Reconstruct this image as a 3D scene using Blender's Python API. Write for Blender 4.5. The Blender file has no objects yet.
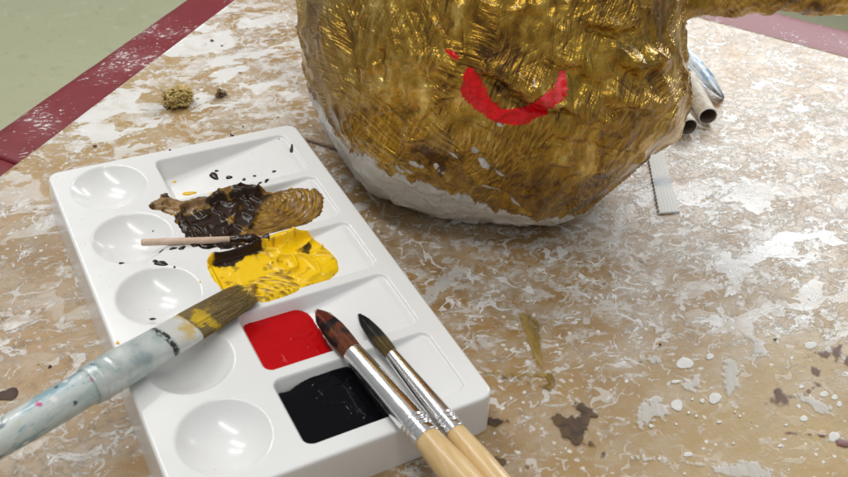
import bpy, bmesh, math, random
import numpy as np
from mathutils import Vector
from mathutils.bvhtree import BVHTree

random.seed(4); rng = np.random.default_rng(4)
scene = bpy.context.scene
COL = scene.collection

# ------------------------------------------------------------------ camera
CAM = np.array([-.0613, -.6305, .4805])
EUL = [math.radians(a) for a in (50.13, -5.48, -28.7)]
FPX, PW, PH = 924.9, 848, 477
def _rot():
    a, b, c = EUL
    ca, sa, cb, sb, cc, sc = math.cos(a), math.sin(a), math.cos(b), math.sin(b), math.cos(c), math.sin(c)
    return (np.array([[cc, -sc, 0], [sc, cc, 0], [0, 0, 1]]) @ np.array([[cb, 0, sb], [0, 1, 0], [-sb, 0, cb]])
            @ np.array([[1, 0, 0], [0, ca, -sa], [0, sa, ca]]))
RM = _rot()
def ray(x, y):
    return RM @ np.array([(x - 424) / FPX, -(y - 238.5) / FPX, -1.0])
def at(x, y, z=0.0):
    d = ray(x, y); return CAM + d * (z - CAM[2]) / d[2]
def atd(x, y, depth):
    return CAM + ray(x, y) * depth
def proj(X):
    v = (np.asarray(X) - CAM) @ RM
    return np.stack([424 + FPX * v[:, 0] / -v[:, 2], 238.5 - FPX * v[:, 1] / -v[:, 2]], 1)
cd = bpy.data.cameras.new('camera'); cam = bpy.data.objects.new('camera', cd); COL.objects.link(cam)
cam.location = CAM; cam.rotation_euler = EUL
cd.sensor_width = 36; cd.lens = 36 * FPX / PW; cd.clip_start = .01; cd.clip_end = 50
cd.dof.use_dof = True; cd.dof.focus_distance = .74; cd.dof.aperture_fstop = 13
scene.camera = cam

# ------------------------------------------------------------------ numpy noise
_perm = rng.permutation(512).astype(np.int64)
_perm = np.concatenate([_perm, _perm, _perm, _perm])
_grad = rng.normal(size=(512, 3)); _grad /= np.linalg.norm(_grad, axis=1)[:, None]
def perlin(P):
    P = np.asarray(P, float)
    I = np.floor(P).astype(np.int64); F = P - I; I &= 255
    U = F * F * F * (F * (F * 6 - 15) + 10)
    out = np.zeros(len(P))
    for dx in (0, 1):
        for dy in (0, 1):
            for dz in (0, 1):
                h = _perm[_perm[_perm[(I[:, 0] + dx)] + I[:, 1] + dy] % 512 + I[:, 2] + dz] % 512
                g = _grad[h]
                dot = g[:, 0] * (F[:, 0] - dx) + g[:, 1] * (F[:, 1] - dy) + g[:, 2] * (F[:, 2] - dz)
                w = (U[:, 0] if dx else 1 - U[:, 0]) * (U[:, 1] if dy else 1 - U[:, 1]) * (U[:, 2] if dz else 1 - U[:, 2])
                out += w * dot
    return out * 1.5
def fbm(P, scale, octs=4, gain=.5, off=0.0):
    P = np.asarray(P, float) * scale + off; s = 0; a = 1
    for _ in range(octs):
        s = s + a * perlin(P); P = P * 2.03 + 17.3; a *= gain
    return s
def p3(x, y, z=0.0):
    return np.stack([np.ravel(x), np.ravel(y), np.zeros(np.size(x)) + z], 1)
def sstep(a, b, x):
    t = np.clip((x - a) / (b - a), 0, 1); return t * t * (3 - 2 * t)

# ------------------------------------------------------------------ object helpers
def tag(o, label=None, cat=None, group=None, kind=None):
    if label: o['label'] = label
    if cat: o['category'] = cat
    if group: o['group'] = group
    if kind: o['kind'] = kind
    return o
def empty(name, loc=(0, 0, 0)):
    o = bpy.data.objects.new(name, None); COL.objects.link(o); o.location = loc; o.empty_display_size = .02
    return o
def build(name, V, F, m, parent=None, smooth=True, attrs=None):
    me = bpy.data.meshes.new(name)
    me.from_pydata([tuple(map(float, v)) for v in V], [], [tuple(map(int, f)) for f in F])
    me.validate(); me.update()
    if smooth: me.polygons.foreach_set('use_smooth', [True] * len(me.polygons))
    for k, a in (attrs or {}).items():
        at_ = me.attributes.new(k, 'FLOAT', 'POINT'); at_.data.foreach_set('value', np.asarray(a, np.float32))
    me.materials.append(m)
    o = bpy.data.objects.new(name, me); COL.objects.link(o)
    if parent is not None:
        o.parent = parent
        o.matrix_parent_inverse.identity()
        o.location = -Vector(parent.location)
    return o
class MB:
    def __init__(s): s.V = []; s.F = []
    def add(s, V, F):
        o = len(s.V); s.V += [tuple(v) for v in V]; s.F += [tuple(i + o for i in f) for f in F]
def frame(axis, up=(0, 0, 1)):
    a = np.asarray(axis, float); a = a / np.linalg.norm(a); up = np.asarray(up, float)
    if abs(a @ up) > .97: up = np.array([1., 0, 0])
    s = np.cross(a, up); s /= np.linalg.norm(s)
    return a, s, np.cross(s, a)
def sections(p0, p1, secs, n=32, caps=True, sq=2.0, up=(0, 0, 1), wob=0.0):
    """loft of elliptical rings along p0->p1: secs = (distance, half width, half height)"""
    a, s, u = frame(np.asarray(p1) - np.asarray(p0), up); V = []; F = []
    for k, (t, rx, ry) in enumerate(secs):
        for j in range(n):
            th = 2 * math.pi * j / n; c, d = math.cos(th), math.sin(th)
            c2 = math.copysign(abs(c) ** (2 / sq), c); d2 = math.copysign(abs(d) ** (2 / sq), d)
            V.append(np.asarray(p0) + a * t + s * (rx * c2) + u * (ry * d2))
    for k in range(len(secs) - 1):
        for j in range(n):
            F.append((k * n + j, k * n + (j + 1) % n, (k + 1) * n + (j + 1) % n, (k + 1) * n + j))
    if caps:
        F.append(tuple(range(n))[::-1]); F.append(tuple(range((len(secs) - 1) * n, len(secs) * n)))
    V = np.array(V)
    if wob: V = V + (fbm(V, 130, 2)[:, None] * wob) * rng.normal(size=3)
    return V, F
def tube(pts, rad, n=10, caps=True):
    pts = np.asarray(pts, float); m = len(pts); V = []; F = []
    if np.isscalar(rad): rad = [rad] * m
    for k in range(m):
        d = pts[min(k + 1, m - 1)] - pts[max(k - 1, 0)]
        a, s, u = frame(d)
        for j in range(n):
            th = 2 * math.pi * j / n
            V.append(pts[k] + rad[k] * (s * math.cos(th) + u * math.sin(th)))
    for k in range(m - 1):
        for j in range(n):
            F.append((k * n + j, k * n + (j + 1) % n, (k + 1) * n + (j + 1) % n, (k + 1) * n + j))
    if caps: F.append(tuple(range(n))[::-1]); F.append(tuple(range((m - 1) * n, m * n)))
    return V, F
def smooth_poly(P, n=4, closed=True):
    """Catmull-Rom through the points"""
    P = np.asarray(P, float); m = len(P); out = []
    for i in range(m if closed else m - 1):
        if closed: a, b, c, d = P[i - 1], P[i], P[(i + 1) % m], P[(i + 2) % m]
        else: a, b, c, d = P[max(i - 1, 0)], P[i], P[i + 1], P[min(i + 2, m - 1)]
        for k in range(n):
            t = k / n
            out.append(.5 * ((2 * b) + (c - a) * t + (2 * a - 5 * b + 4 * c - d) * t * t + (3 * b - 3 * c + d - a) * t ** 3))
    if not closed: out.append(P[-1])
    return np.array(out)
def poly_sd(X, Y, poly):
    """signed distance to a closed polygon, positive inside"""
    d = np.full(X.shape, 1e9); ins = np.zeros(X.shape, bool); n = len(poly)
    for i in range(n):
        x0, y0 = poly[i][:2]; x1, y1 = poly[(i + 1) % n][:2]
        ex, ey = x1 - x0, y1 - y0; L = ex * ex + ey * ey + 1e-18
        t = np.clip(((X - x0) * ex + (Y - y0) * ey) / L, 0, 1)
        d = np.minimum(d, np.hypot(X - x0 - t * ex, Y - y0 - t * ey))
        c = ((y0 > Y) != (y1 > Y))
        with np.errstate(divide='ignore', invalid='ignore'):
            xi = x0 + (Y - y0) / (y1 - y0 if y1 != y0 else 1e-18) * ex
        ins ^= c & (X < xi)
    return np.where(ins, d, -d)
def line_d(P, line):
    """distance of 3-D (or 2-D) points to a polyline, and the running parameter along it"""
    P = np.asarray(P); best = np.full(len(P), 1e9); par = np.zeros(len(P))
    for i in range(len(line) - 1):
        a = line[i]; e = line[i + 1] - a
        t = np.clip(((P - a) @ e) / (e @ e + 1e-18), 0, 1)
        d = np.linalg.norm(P - a - t[:, None] * e, axis=1)
        w = d < best; best = np.where(w, d, best); par = np.where(w, (i + t) / (len(line) - 1), par)
    return best, par

# ------------------------------------------------------------------ material helper
class Mat:
    def __init__(s, name):
        s.m = bpy.data.materials.new(name); s.m.use_nodes = True
        s.t = s.m.node_tree; s.t.nodes.clear()
        s.out = s.t.nodes.new('ShaderNodeOutputMaterial')
        s.b = s.t.nodes.new('ShaderNodeBsdfPrincipled'); s.t.links.new(s.b.outputs[0], s.out.inputs[0])
        s._c = None
    def put(s, sock, v):
        if hasattr(v, 'is_output') or isinstance(v, bpy.types.NodeSocket): s.t.links.new(v, sock)
        elif v is not None:
            if sock.type in ('RGBA',) and len(v) == 3: v = (*v, 1)
            sock.default_value = v
    def n(s, typ, out=0, props=None, **ins):
        nd = s.t.nodes.new(typ)
        for k, v in (props or {}).items(): setattr(nd, k, v)
        for k, v in ins.items():
            k = int(k[1:]) if k[0] == '_' else k.replace('_', ' ')
            s.put(nd.inputs[k], v)
        return nd.outputs[out]
    def co(s):
        if s._c is None: s._c = s.n('ShaderNodeTexCoord', 'Object')
        return s._c
    def attr(s, name): return s.n('ShaderNodeAttribute', 'Fac', {'attribute_name': name})
    def noise(s, scale, vec=None, detail=4, rough=.55, dist=0, out=0):
        return s.n('ShaderNodeTexNoise', out, Vector=vec or s.co(), Scale=scale, Detail=detail, Roughness=rough, Distortion=dist)
    def vor(s, scale, vec=None, feature='F1', out='Distance', rnd=1.0):
        return s.n('ShaderNodeTexVoronoi', out, {'feature': feature}, Vector=vec or s.co(), Scale=scale, Randomness=rnd)
    def math(s, op, a, b=0.0, c=0.0, clamp=False):
        return s.n('ShaderNodeMath', 0, {'operation': op, 'use_clamp': clamp}, _0=a, _1=b, _2=c)
    def vmath(s, op, a, b=None, scale=None):
        nd = s.t.nodes.new('ShaderNodeVectorMath'); nd.operation = op
        s.put(nd.inputs[0], a)
        if b is not None: s.put(nd.inputs[1], b)
        if scale is not None: s.put(nd.inputs['Scale'], scale)
        return nd.outputs[0]
    def rng(s, v, a, b, c=0.0, d=1.0, smooth=True):
        return s.n('ShaderNodeMapRange', 0, {'interpolation_type': 'SMOOTHSTEP' if smooth else 'LINEAR'}, Value=v, From_Min=a, From_Max=b, To_Min=c, To_Max=d)
    def mix(s, f, a, b):
        nd = s.t.nodes.new('ShaderNodeMix'); nd.data_type = 'RGBA'
        s.put(nd.inputs[0], f); s.put(nd.inputs[6], a); s.put(nd.inputs[7], b)
        return nd.outputs[2]
    def ramp(s, f, stops):
        nd = s.t.nodes.new('ShaderNodeValToRGB'); s.put(nd.inputs[0], f)
        el = nd.color_ramp.elements
        while len(el) < len(stops): el.new(.5)
        for e, (p, c) in zip(el, stops): e.position = p; e.color = (*c, 1)
        return nd.outputs[0]
    def mapping(s, vec, scale=(1, 1, 1), rot=(0, 0, 0)):
        return s.n('ShaderNodeMapping', 0, Vector=vec, Scale=scale, Rotation=rot)
    def bump(s, h, strength=.3, dist=.001, normal=None):
        return s.n('ShaderNodeBump', 0, Height=h, Strength=strength, Distance=dist, Normal=normal)
    def set(s, **kw):
        for k, v in kw.items(): s.put(s.b.inputs[k.replace('_', ' ')], v)
        return s.m
    def warp(s, vec, scale, amt, detail=2):
        c = s.noise(scale, vec, detail, out=1)
        c = s.vmath('SUBTRACT', c, (.5, .5, .5))
        return s.vmath('ADD', vec, s.vmath('SCALE', c, scale=amt))

# ------------------------------------------------------------------ materials
def m_plastic():
    M = Mat('white_plastic')
    f = M.noise(9, detail=3)
    c = M.mix(f, (.80, .805, .80), (.83, .832, .825))
    sc = M.rng(M.noise(420, M.mapping(M.co(), (1, .12, 1), (0, 0, .6)), 2), .68, .75)
    c = M.mix(M.math('MULTIPLY', sc, .12), c, (.6, .6, .58))
    sm = M.rng(M.noise(28, M.warp(M.co(), 30, .02), 6, .65), .60, .72, 0, .16)
    c = M.mix(sm, c, (.66, .62, .52))
    sp = M.rng(M.vor(70, M.warp(M.co(), 90, .006)), .07, .03, 0, .35)
    c = M.mix(sp, c, (.42, .34, .24))
    return M.set(Base_Color=c, Roughness=M.rng(M.noise(60), .3, .7, .17, .26), Specular_IOR_Level=.5,
                 Normal=M.bump(M.noise(40, detail=2), .06, .0006), Coat_Weight=.15, Coat_Roughness=.08)
def m_paint(name, col, col2=None, rough=.16, nscale=90, coat=.1, bump=.15, spec=.3):
    M = Mat(name)
    c = M.mix(M.noise(nscale, detail=5), col, col2 or tuple(x * .8 for x in col))
    return M.set(Base_Color=c, Roughness=rough, Coat_Weight=coat, Coat_Roughness=.06, Specular_IOR_Level=spec,
                 Normal=M.bump(M.noise(300, detail=3), bump, .0005))
def m_mixpaint():
    """thick acrylic: the mesh carries how much brown, ochre and yellow was stirred into each spot"""
    M = Mat('stirred_acrylic_paint')
    br, oc, tn = M.attr('brown'), M.attr('ochre'), M.attr('tan')
    c = (.95, .61, .006)
    c = M.mix(M.rng(M.noise(70, detail=4), .4, .7, 0, .25), c, (.88, .50, .004))
    c = M.mix(oc, c, M.mix(M.rng(M.noise(160, detail=5), .35, .65), (.30, .16, .018), (.16, .075, .012)))
    c = M.mix(tn, c, (.42, .27, .14))
    c = M.mix(br, c, M.mix(M.noise(120), (.018, .008, .004), (.034, .016, .008)))
    return M.set(Base_Color=c, Roughness=M.rng(M.noise(80), .3, .7, .14, .3), Coat_Weight=.12, Coat_Roughness=.08,
                 Specular_IOR_Level=.25, Normal=M.bump(M.noise(260, detail=4), .25, .0006))
def m_board():
    M = Mat('smeared_brown_board'); P = M.co()
    cover, vein, clean, haze = M.attr('cover'), M.attr('vein'), M.attr('clean'), M.attr('haze')
    fib = M.noise(300, M.mapping(P, (1, .25, 1), (0, 0, .5)), 4, .7)
    big = M.noise(7, P, 3)
    c = M.mix(M.rng(fib, .3, .7), (.365, .243, .078), (.435, .297, .102))
    c = M.mix(M.rng(big, .35, .65, 0, .55), c, (.340, .215, .072))
    c = M.mix(M.math('SUBTRACT', 1, clean), c, M.mix(M.rng(big, .35, .65), (.37, .222, .098), (.27, .158, .066)))
    dark = M.rng(M.noise(52, M.warp(P, 30, .02), 6, .7), .52, .66, 0, .7)
    c = M.mix(M.math('MULTIPLY', dark, M.rng(clean, .2, .8, 1, .15)), c, (.195, .108, .036))
    fine = M.warp(M.warp(P, 35, .022, 3), 130, .006, 3)
    P1 = M.warp(M.warp(P, 9, .05, 3), 45, .014, 3)
    # thin milky haze of wiped plaster
    hz = M.rng(M.noise(17, M.mapping(P1, (1, 1.7, 1), (0, 0, .55)), 6, .62), .40, .60)
    hz = M.math('MULTIPLY', hz, M.rng(M.noise(140, M.mapping(fine, (1, 1.8, 1), (0, 0, .5)), 5, .7), .30, .62, .45, 1.0))
    hz = M.math('MULTIPLY', hz, M.math('MULTIPLY', haze, .48))
    c = M.mix(hz, c, (.575, .55, .49))
    # broken milky blotches, a few millimetres wide
    m1 = M.noise(58, M.mapping(fine, (1, 1.5, 1), (0, 0, .5)), 8, .68, .4)
    m2 = M.noise(120, M.mapping(fine, (1, 1.6, 1), (0, 0, .4)), 6, .68)
    mk = M.math('SUBTRACT', M.math('ADD', M.math('MULTIPLY', m1, .65), M.math('MULTIPLY', m2, .35)), M.rng(haze, .1, 1, .60, .485, False))
    mk = M.rng(mk, -.02, .07)
    c = M.mix(M.math('MULTIPLY', mk, .68), c, (.62, .60, .565))
    # opaque smears with crisp ragged edges at two sizes
    thr = M.rng(cover, 0, 1, .80, .40, False)
    brush = M.noise(150, M.mapping(M.warp(P, 25, .03), (.16, 1, 1), (0, 0, -.55)), 5, .7)
    n1 = M.noise(24, M.mapping(P1, (1, 1.6, 1), (0, 0, .5)), 10, .70, .6)
    n2 = M.noise(62, M.mapping(fine, (1, 1.5, 1), (0, 0, .6)), 8, .66, .5)
    f1 = M.rng(M.math('SUBTRACT', n1, thr), -.004, .022)
    f2 = M.rng(M.math('SUBTRACT', n2, M.math('ADD', thr, .035)), -.004, .026)
    n0 = M.noise(15, M.mapping(M.warp(M.warp(P, 14, .03, 2), 60, .008, 3), (1, 1.9, 1), (0, 0, .75)), 5, .5, .4)
    f0 = M.math('MULTIPLY', M.rng(M.math('SUBTRACT', n0, M.math('ADD', thr, .02)), -.003, .014), M.rng(cover, .55, .72))
    den = M.rng(M.noise(33, fine, 5, .65), .36, .60, .35, 1.0)
    film = M.math('MAXIMUM', f1, M.math('MULTIPLY', f2, .9))
    film = M.math('MULTIPLY', film, den)
    film = M.math('MULTIPLY', film, M.rng(brush, .30, .60, .35, 1.0))
    film = M.math('MAXIMUM', film, M.math('MULTIPLY', f0, M.rng(M.noise(50, fine, 4), .3, .5, .7, 1.0)))
    c = M.mix(M.math('MULTIPLY', film, .92), c, M.mix(M.noise(60), (.64, .63, .60), (.73, .725, .71)))
    # dried ridges: lines that swell and pinch off
    P2 = M.warp(M.warp(P, 22, .030, 2), 90, .010, 2)
    def ridge(scale, w, off, lo, hi, msc):
        v = M.noise(scale, M.vmath('ADD', M.mapping(P2, (1, 1.5, 1), (0, 0, .45)), (off, off * 2, 0)), 1.2, .4)
        a = M.math('ABSOLUTE', M.math('SUBTRACT', v, .5))
        ww = M.math('MULTIPLY', M.rng(M.noise(msc, M.vmath('ADD', P2, (off * 3, 1, 0)), 2), lo, hi), w)
        return M.rng(M.math('SUBTRACT', ww, a), -.002, .006)
    r1 = ridge(30, .027, .3, .46, .66, 48)
    r2 = ridge(66, .034, 1.7, .48, .68, 80)
    rd = M.math('MULTIPLY', M.math('MAXIMUM', r1, M.math('MULTIPLY', r2, .9)), vein)
    c = M.mix(M.math('MULTIPLY', rd, .9), c, (.74, .735, .72))
    # spatter
    def dots(scale, lo, keep, off):
        Q = M.vmath('ADD', M.warp(P, 120, .004), (off, 0, 0))
        d = M.vor(scale, Q); k = M.n('ShaderNodeSeparateColor', 0, Color=M.vor(scale, Q, out='Color'))
        r = M.rng(k, keep, 1.0, 0.0, lo, False)
        return M.rng(M.math('SUBTRACT', d, r), .04, -.02)
    sp = M.math('MAXIMUM', dots(75, .26, .80, 0), dots(190, .34, .62, 5))
    sp = M.math('MULTIPLY', sp, M.rng(M.noise(12, P, 3), .35, .6, .2, 1))
    c = M.mix(M.math('MULTIPLY', sp, .8), c, (.79, .785, .765))
    dk = M.math('MULTIPLY', dots(110, .22, .93, 11), .7)
    c = M.mix(dk, c, (.10, .055, .025))
    h = M.math('ADD', M.math('ADD', M.math('MULTIPLY', M.math('MAXIMUM', film, M.math('MULTIPLY', mk, .7)), .6), M.math('MULTIPLY', rd, 1.0)), M.math('MULTIPLY', sp, .8))
    h = M.math('ADD', h, M.math('MULTIPLY', brush, .35))
    rip = M.noise(75, M.mapping(M.warp(P, 30, .02), (.45, 1.3, 1), (0, 0, .35)), 3)
    h = M.math('ADD', h, M.math('MULTIPLY', rip, M.math('MULTIPLY', haze, .55)))
    rough = M.mix(M.math('MAXIMUM', film, hz), (.40,) * 3, (.28,) * 3)
    return M.set(Base_Color=c, Roughness=rough, Specular_IOR_Level=.5, Normal=M.bump(h, .55, .0009))
def m_red():
    M = Mat('dark_red_vinyl'); P = M.co()
    c = M.mix(M.noise(60, detail=5), (.135, .009, .014), (.205, .022, .030))
    Q = M.warp(P, 60, .012)
    d = M.noise(150, M.mapping(Q, (1, 2.2, 1), (0, 0, .3)), 6, .7)
    zone = M.noise(11, P, 3)
    sp = M.rng(M.math('ADD', d, M.math('MULTIPLY', zone, .55)), .875, .93)
    dust = M.rng(zone, .45, .75, .0, .16)
    c = M.mix(dust, c, (.55, .40, .40)); c = M.mix(M.math('MULTIPLY', sp, .85), c, (.75, .72, .70))
    return M.set(Base_Color=c, Roughness=.5, Specular_IOR_Level=.3, Normal=M.bump(M.math('ADD', M.noise(500), sp), .3, .0006))
def m_floor():
    M = Mat('pale_green_linoleum'); P = M.co()
    c = M.mix(M.noise(5, P, 4), (.37, .375, .235), (.42, .425, .275))
    c = M.mix(M.rng(M.noise(36, M.warp(P, 20, .04), 6, .65), .55, .68, 0, .55), c, (.30, .30, .18))
    c = M.mix(M.rng(M.vor(26, M.warp(P, 30, .02)), .10, .02, 0, .6), c, (.19, .18, .12))
    c = M.mix(M.rng(M.noise(22, P, 5), .60, .7, 0, .4), c, (.50, .51, .37))
    return M.set(Base_Color=c, Roughness=.45)
def m_gold():
    """papier mache: gold paint brushed in short strokes over white plaster"""
    M = Mat('brushed_gold_paint'); P = M.co()
    white, matte = M.attr('bare'), M.attr('matte')
    Pw = M.warp(P, 8, .06, 2)
    cell = M.vor(10, Pw, out='Color')
    ang = M.n('ShaderNodeSeparateColor', 0, Color=cell)
    ang2 = M.n('ShaderNodeSeparateColor', 1, Color=cell)
    def dot(v, a):
        nd = M.t.nodes.new('ShaderNodeVectorMath'); nd.operation = 'DOT_PRODUCT'; M.put(nd.inputs[0], v); M.put(nd.inputs[1], tuple(a)); return nd.outputs['Value']
    Pq = M.warp(M.warp(P, 16, .022, 1), 60, .003, 1)
    U, Vv, Wd = dot(Pq, RM[:, 0]), dot(Pq, RM[:, 1]), dot(Pq, RM[:, 2])
    def strokes(a, mul, off, sc):
        an = M.math('ADD', M.math('MULTIPLY', a, mul), off); co_, si = M.math('COSINE', an), M.math('SINE', an)
        x = M.math('ADD', M.math('MULTIPLY', U, co_), M.math('MULTIPLY', Vv, si))
        y = M.math('SUBTRACT', M.math('MULTIPLY', Vv, co_), M.math('MULTIPLY', U, si))
        v = M.n('ShaderNodeCombineXYZ', 0, X=x, Y=M.math('MULTIPLY', y, .05), Z=M.math('MULTIPLY', Wd, .35))
        return M.noise(sc, v, 1.5, .5)
    s1 = strokes(ang, 1.7, -.6, 560); s2 = strokes(ang2, 2.8, -1.2, 330)
    st = M.math('ADD', M.math('MULTIPLY', s1, .55), M.math('MULTIPLY', s2, .45))
    lump = M.noise(17, M.warp(P, 25, .02), 6, .58)
    zone = M.rng(M.noise(20, M.vmath('ADD', P, (2, 5, 1)), 4, .6), .42, .56)
    crumb = M.noise(100, M.mapping(M.warp(P, 40, .016), (1, 1, .5)), 3, .5)
    stz = M.math('ADD', M.math('MULTIPLY', st, zone), M.math('MULTIPLY', crumb, M.math('SUBTRACT', 1, zone)))
    mixn = M.math('ADD', M.math('MULTIPLY', stz, .46), M.math('MULTIPLY', lump, .54))
    c = M.ramp(mixn, [(.39, (.105, .042, .003)), (.46, (.35, .185, .015)), (.535, (.60, .36, .045)), (.61, (.92, .67, .20))])
    tone = M.noise(9, P, 4)
    c = M.mix(M.rng(tone, .46, .62, 0, .6), c, M.mix(.55, c, (.12, .055, .008)))
    c = M.mix(M.rng(M.noise(13, M.vmath('ADD', P, (5, 2, 1)), 3), .56, .70, 0, .30), c, (.56, .38, .02))
    c = M.mix(M.math('MULTIPLY', matte, .75), c, M.mix(M.rng(lump, .35, .65), (.16, .095, .055), (.25, .165, .075)))
    pit = M.rng(M.noise(70, M.warp(P, 50, .01), 4, .6), .68, .76, 0, .45)
    c = M.mix(pit, c, (.05, .022, .006))
    # bare plaster: ragged edge along the base plus a few skips of the brush
    rag = M.noise(85, M.mapping(M.warp(P, 30, .02), (1, 1, .45), (.5, .4, .2)), 6, .68)
    edge = M.rng(M.math('ADD', white, M.math('MULTIPLY', M.math('SUBTRACT', rag, .5), 1.15)), .47, .55)
    pl = M.mix(M.noise(120, detail=5), (.63, .60, .55), (.76, .74, .70))
    pl = M.mix(M.rng(M.noise(30, P, 5), .55, .75, 0, .5), pl, (.50, .44, .36))
    col = M.mix(edge, c, pl)
    metal = M.math('MULTIPLY', M.math('SUBTRACT', 1, edge), M.rng(matte, 0, 1, .85, .3))
    rough = M.math('ADD', M.math('MULTIPLY', M.rng(M.noise(55, P, 4), .35, .65, .20, .38), 1.0), M.math('MULTIPLY', M.math('MAXIMUM', edge, matte), .25))
    h = M.math('ADD', M.math('MULTIPLY', stz, 1.5), M.math('MULTIPLY', M.noise(75, M.warp(P, 30, .02), 5, .6), .8))
    h = M.math('ADD', h, M.math('MULTIPLY', edge, M.math('SUBTRACT', M.math('MULTIPLY', M.noise(45, M.warp(P, 30, .02), 5, .6), .9), .7)))
    b = M.bump(h, .95, .0036)
    return M.set(Base_Color=col, Metallic=metal, Roughness=rough, Specular_IOR_Level=.5, Coat_Weight=.5, Coat_Roughness=.14, Normal=b)
def m_smile():
    M = Mat('bright_red_paint'); P = M.co()
    st = M.noise(260, M.mapping(M.warp(P, 30, .01), (1, .25, 1), (.3, .2, .9)), 4)
    c = M.mix(M.rng(st, .35, .65), (.74, .003, .006), (.97, .006, .012))
    c = M.mix(M.rng(M.math('MULTIPLY', M.attr('thin'), M.noise(140, detail=4)), .34, .56, 0, .35), c, (.90, .20, .22))
    e = M.math('SUBTRACT', 1, M.attr('side'))
    al = M.rng(M.math('ADD', M.math('ADD', e, M.math('MULTIPLY', M.math('SUBTRACT', M.noise(230, M.warp(P, 60, .006), 6, .68), .5), 1.7)), M.math('MULTIPLY', M.attr('thin'), -.26)), .14, .24)
    return M.set(Base_Color=c, Roughness=.2, Specular_IOR_Level=.35, Normal=M.bump(st, .8, .0020), Coat_Weight=.15, Coat_Roughness=.1, Alpha=al)
def m_chrome():
    M = Mat('nickel_ferrule'); P = M.co()
    c = M.mix(M.noise(90, detail=4), (.86, .86, .87), (.76, .76, .77))
    st = M.rng(M.noise(160, detail=3), .66, .72)
    c = M.mix(M.math('MULTIPLY', st, M.attr('stain')), c, (.05, .06, .25))
    return M.set(Base_Color=c, Metallic=M.math('SUBTRACT', 1, M.math('MULTIPLY', M.math('MULTIPLY', st, M.attr('stain')), .8)), Roughness=M.rng(M.noise(70), .3, .7, .12, .24))
def m_wood(name, a, b, rot, sc=(1, .06, 1), rough=.38, coat=.3):
    M = Mat(name); Q = M.mapping(M.co(), (1, 1, 1), (0, 0, rot))
    g = M.noise(330, M.n('ShaderNodeMapping', 0, Vector=Q, Scale=sc), 5, .6)
    c = M.mix(M.rng(g, .3, .7), a, b)
    c = M.mix(M.rng(M.noise(700, M.n('ShaderNodeMapping', 0, Vector=Q, Scale=sc), 2), .66, .74, 0, .35), c, tuple(x * .5 for x in a))
    return M.set(Base_Color=c, Roughness=rough, Coat_Weight=coat, Coat_Roughness=.15, Normal=M.bump(g, .1, .0003))
def m_stained_handle():
    """varnished handle crusted with layers of pale paint"""
    M = Mat('paint_crusted_handle'); P = M.co()
    Q = M.mapping(M.warp(P, 40, .012), (1, 1, 1), (0, 0, -.62 + math.pi / 2))
    Q = M.n('ShaderNodeMapping', 0, Vector=Q, Scale=(1, .3, 1))
    c = M.ramp(M.noise(70, Q, 6, .62), [(.30, (.20, .33, .36)), (.42, (.40, .51, .50)), (.55, (.60, .65, .62)), (.72, (.50, .60, .64))])
    c = M.mix(M.rng(M.noise(34, M.vmath('ADD', Q, (4, 2, 0)), 5), .56, .68, 0, .7), c, (.50, .47, .30))
    c = M.mix(M.rng(M.noise(90, M.vmath('ADD', Q, (9, 2, 3)), 5), .62, .68, 0, .9), c, (.10, .30, .30))
    c = M.mix(M.rng(M.noise(60, M.vmath('ADD', Q, (1, 7, 3)), 5, .65), .51, .58, 0, .85), c, (.20, .36, .42))
    c = M.mix(M.rng(M.noise(75, M.vmath('ADD', Q, (5, 3, 8)), 5, .65), .575, .62, 0, .85), c, (.46, .16, .26))
    c = M.mix(M.rng(M.noise(85, M.vmath('ADD', Q, (2, 9, 5)), 5, .65), .575, .62, 0, .85), c, (.08, .10, .16))
    c = M.mix(M.rng(M.noise(45, M.vmath('ADD', Q, (6, 1, 2)), 6, .7), .52, .62, 0, .7), c, (.76, .77, .75))
    def fleck(off, sc, keep, col, c):
        W = M.vmath('ADD', M.warp(P, 150, .006), (off, 0, 0))
        d = M.vor(sc, W); k = M.n('ShaderNodeSeparateColor', 0, Color=M.vor(sc, W, out='Color'))
        m = M.math('MULTIPLY', M.rng(d, .27, .12), M.math('GREATER_THAN', k, keep))
        return M.mix(M.math('MULTIPLY', m, .9), c, col)
    c = fleck(0, 95, .85, (.55, .05, .20), c); c = fleck(3, 120, .80, (.02, .02, .06), c)
    c = fleck(6, 80, .88, (.03, .20, .22), c); c = fleck(9, 110, .86, (.80, .80, .78), c)
    h = M.noise(130, P, 5, .6)
    return M.set(Base_Color=c, Roughness=.28, Normal=M.bump(h, .45, .001), Coat_Weight=.4, Coat_Roughness=.12)
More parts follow.
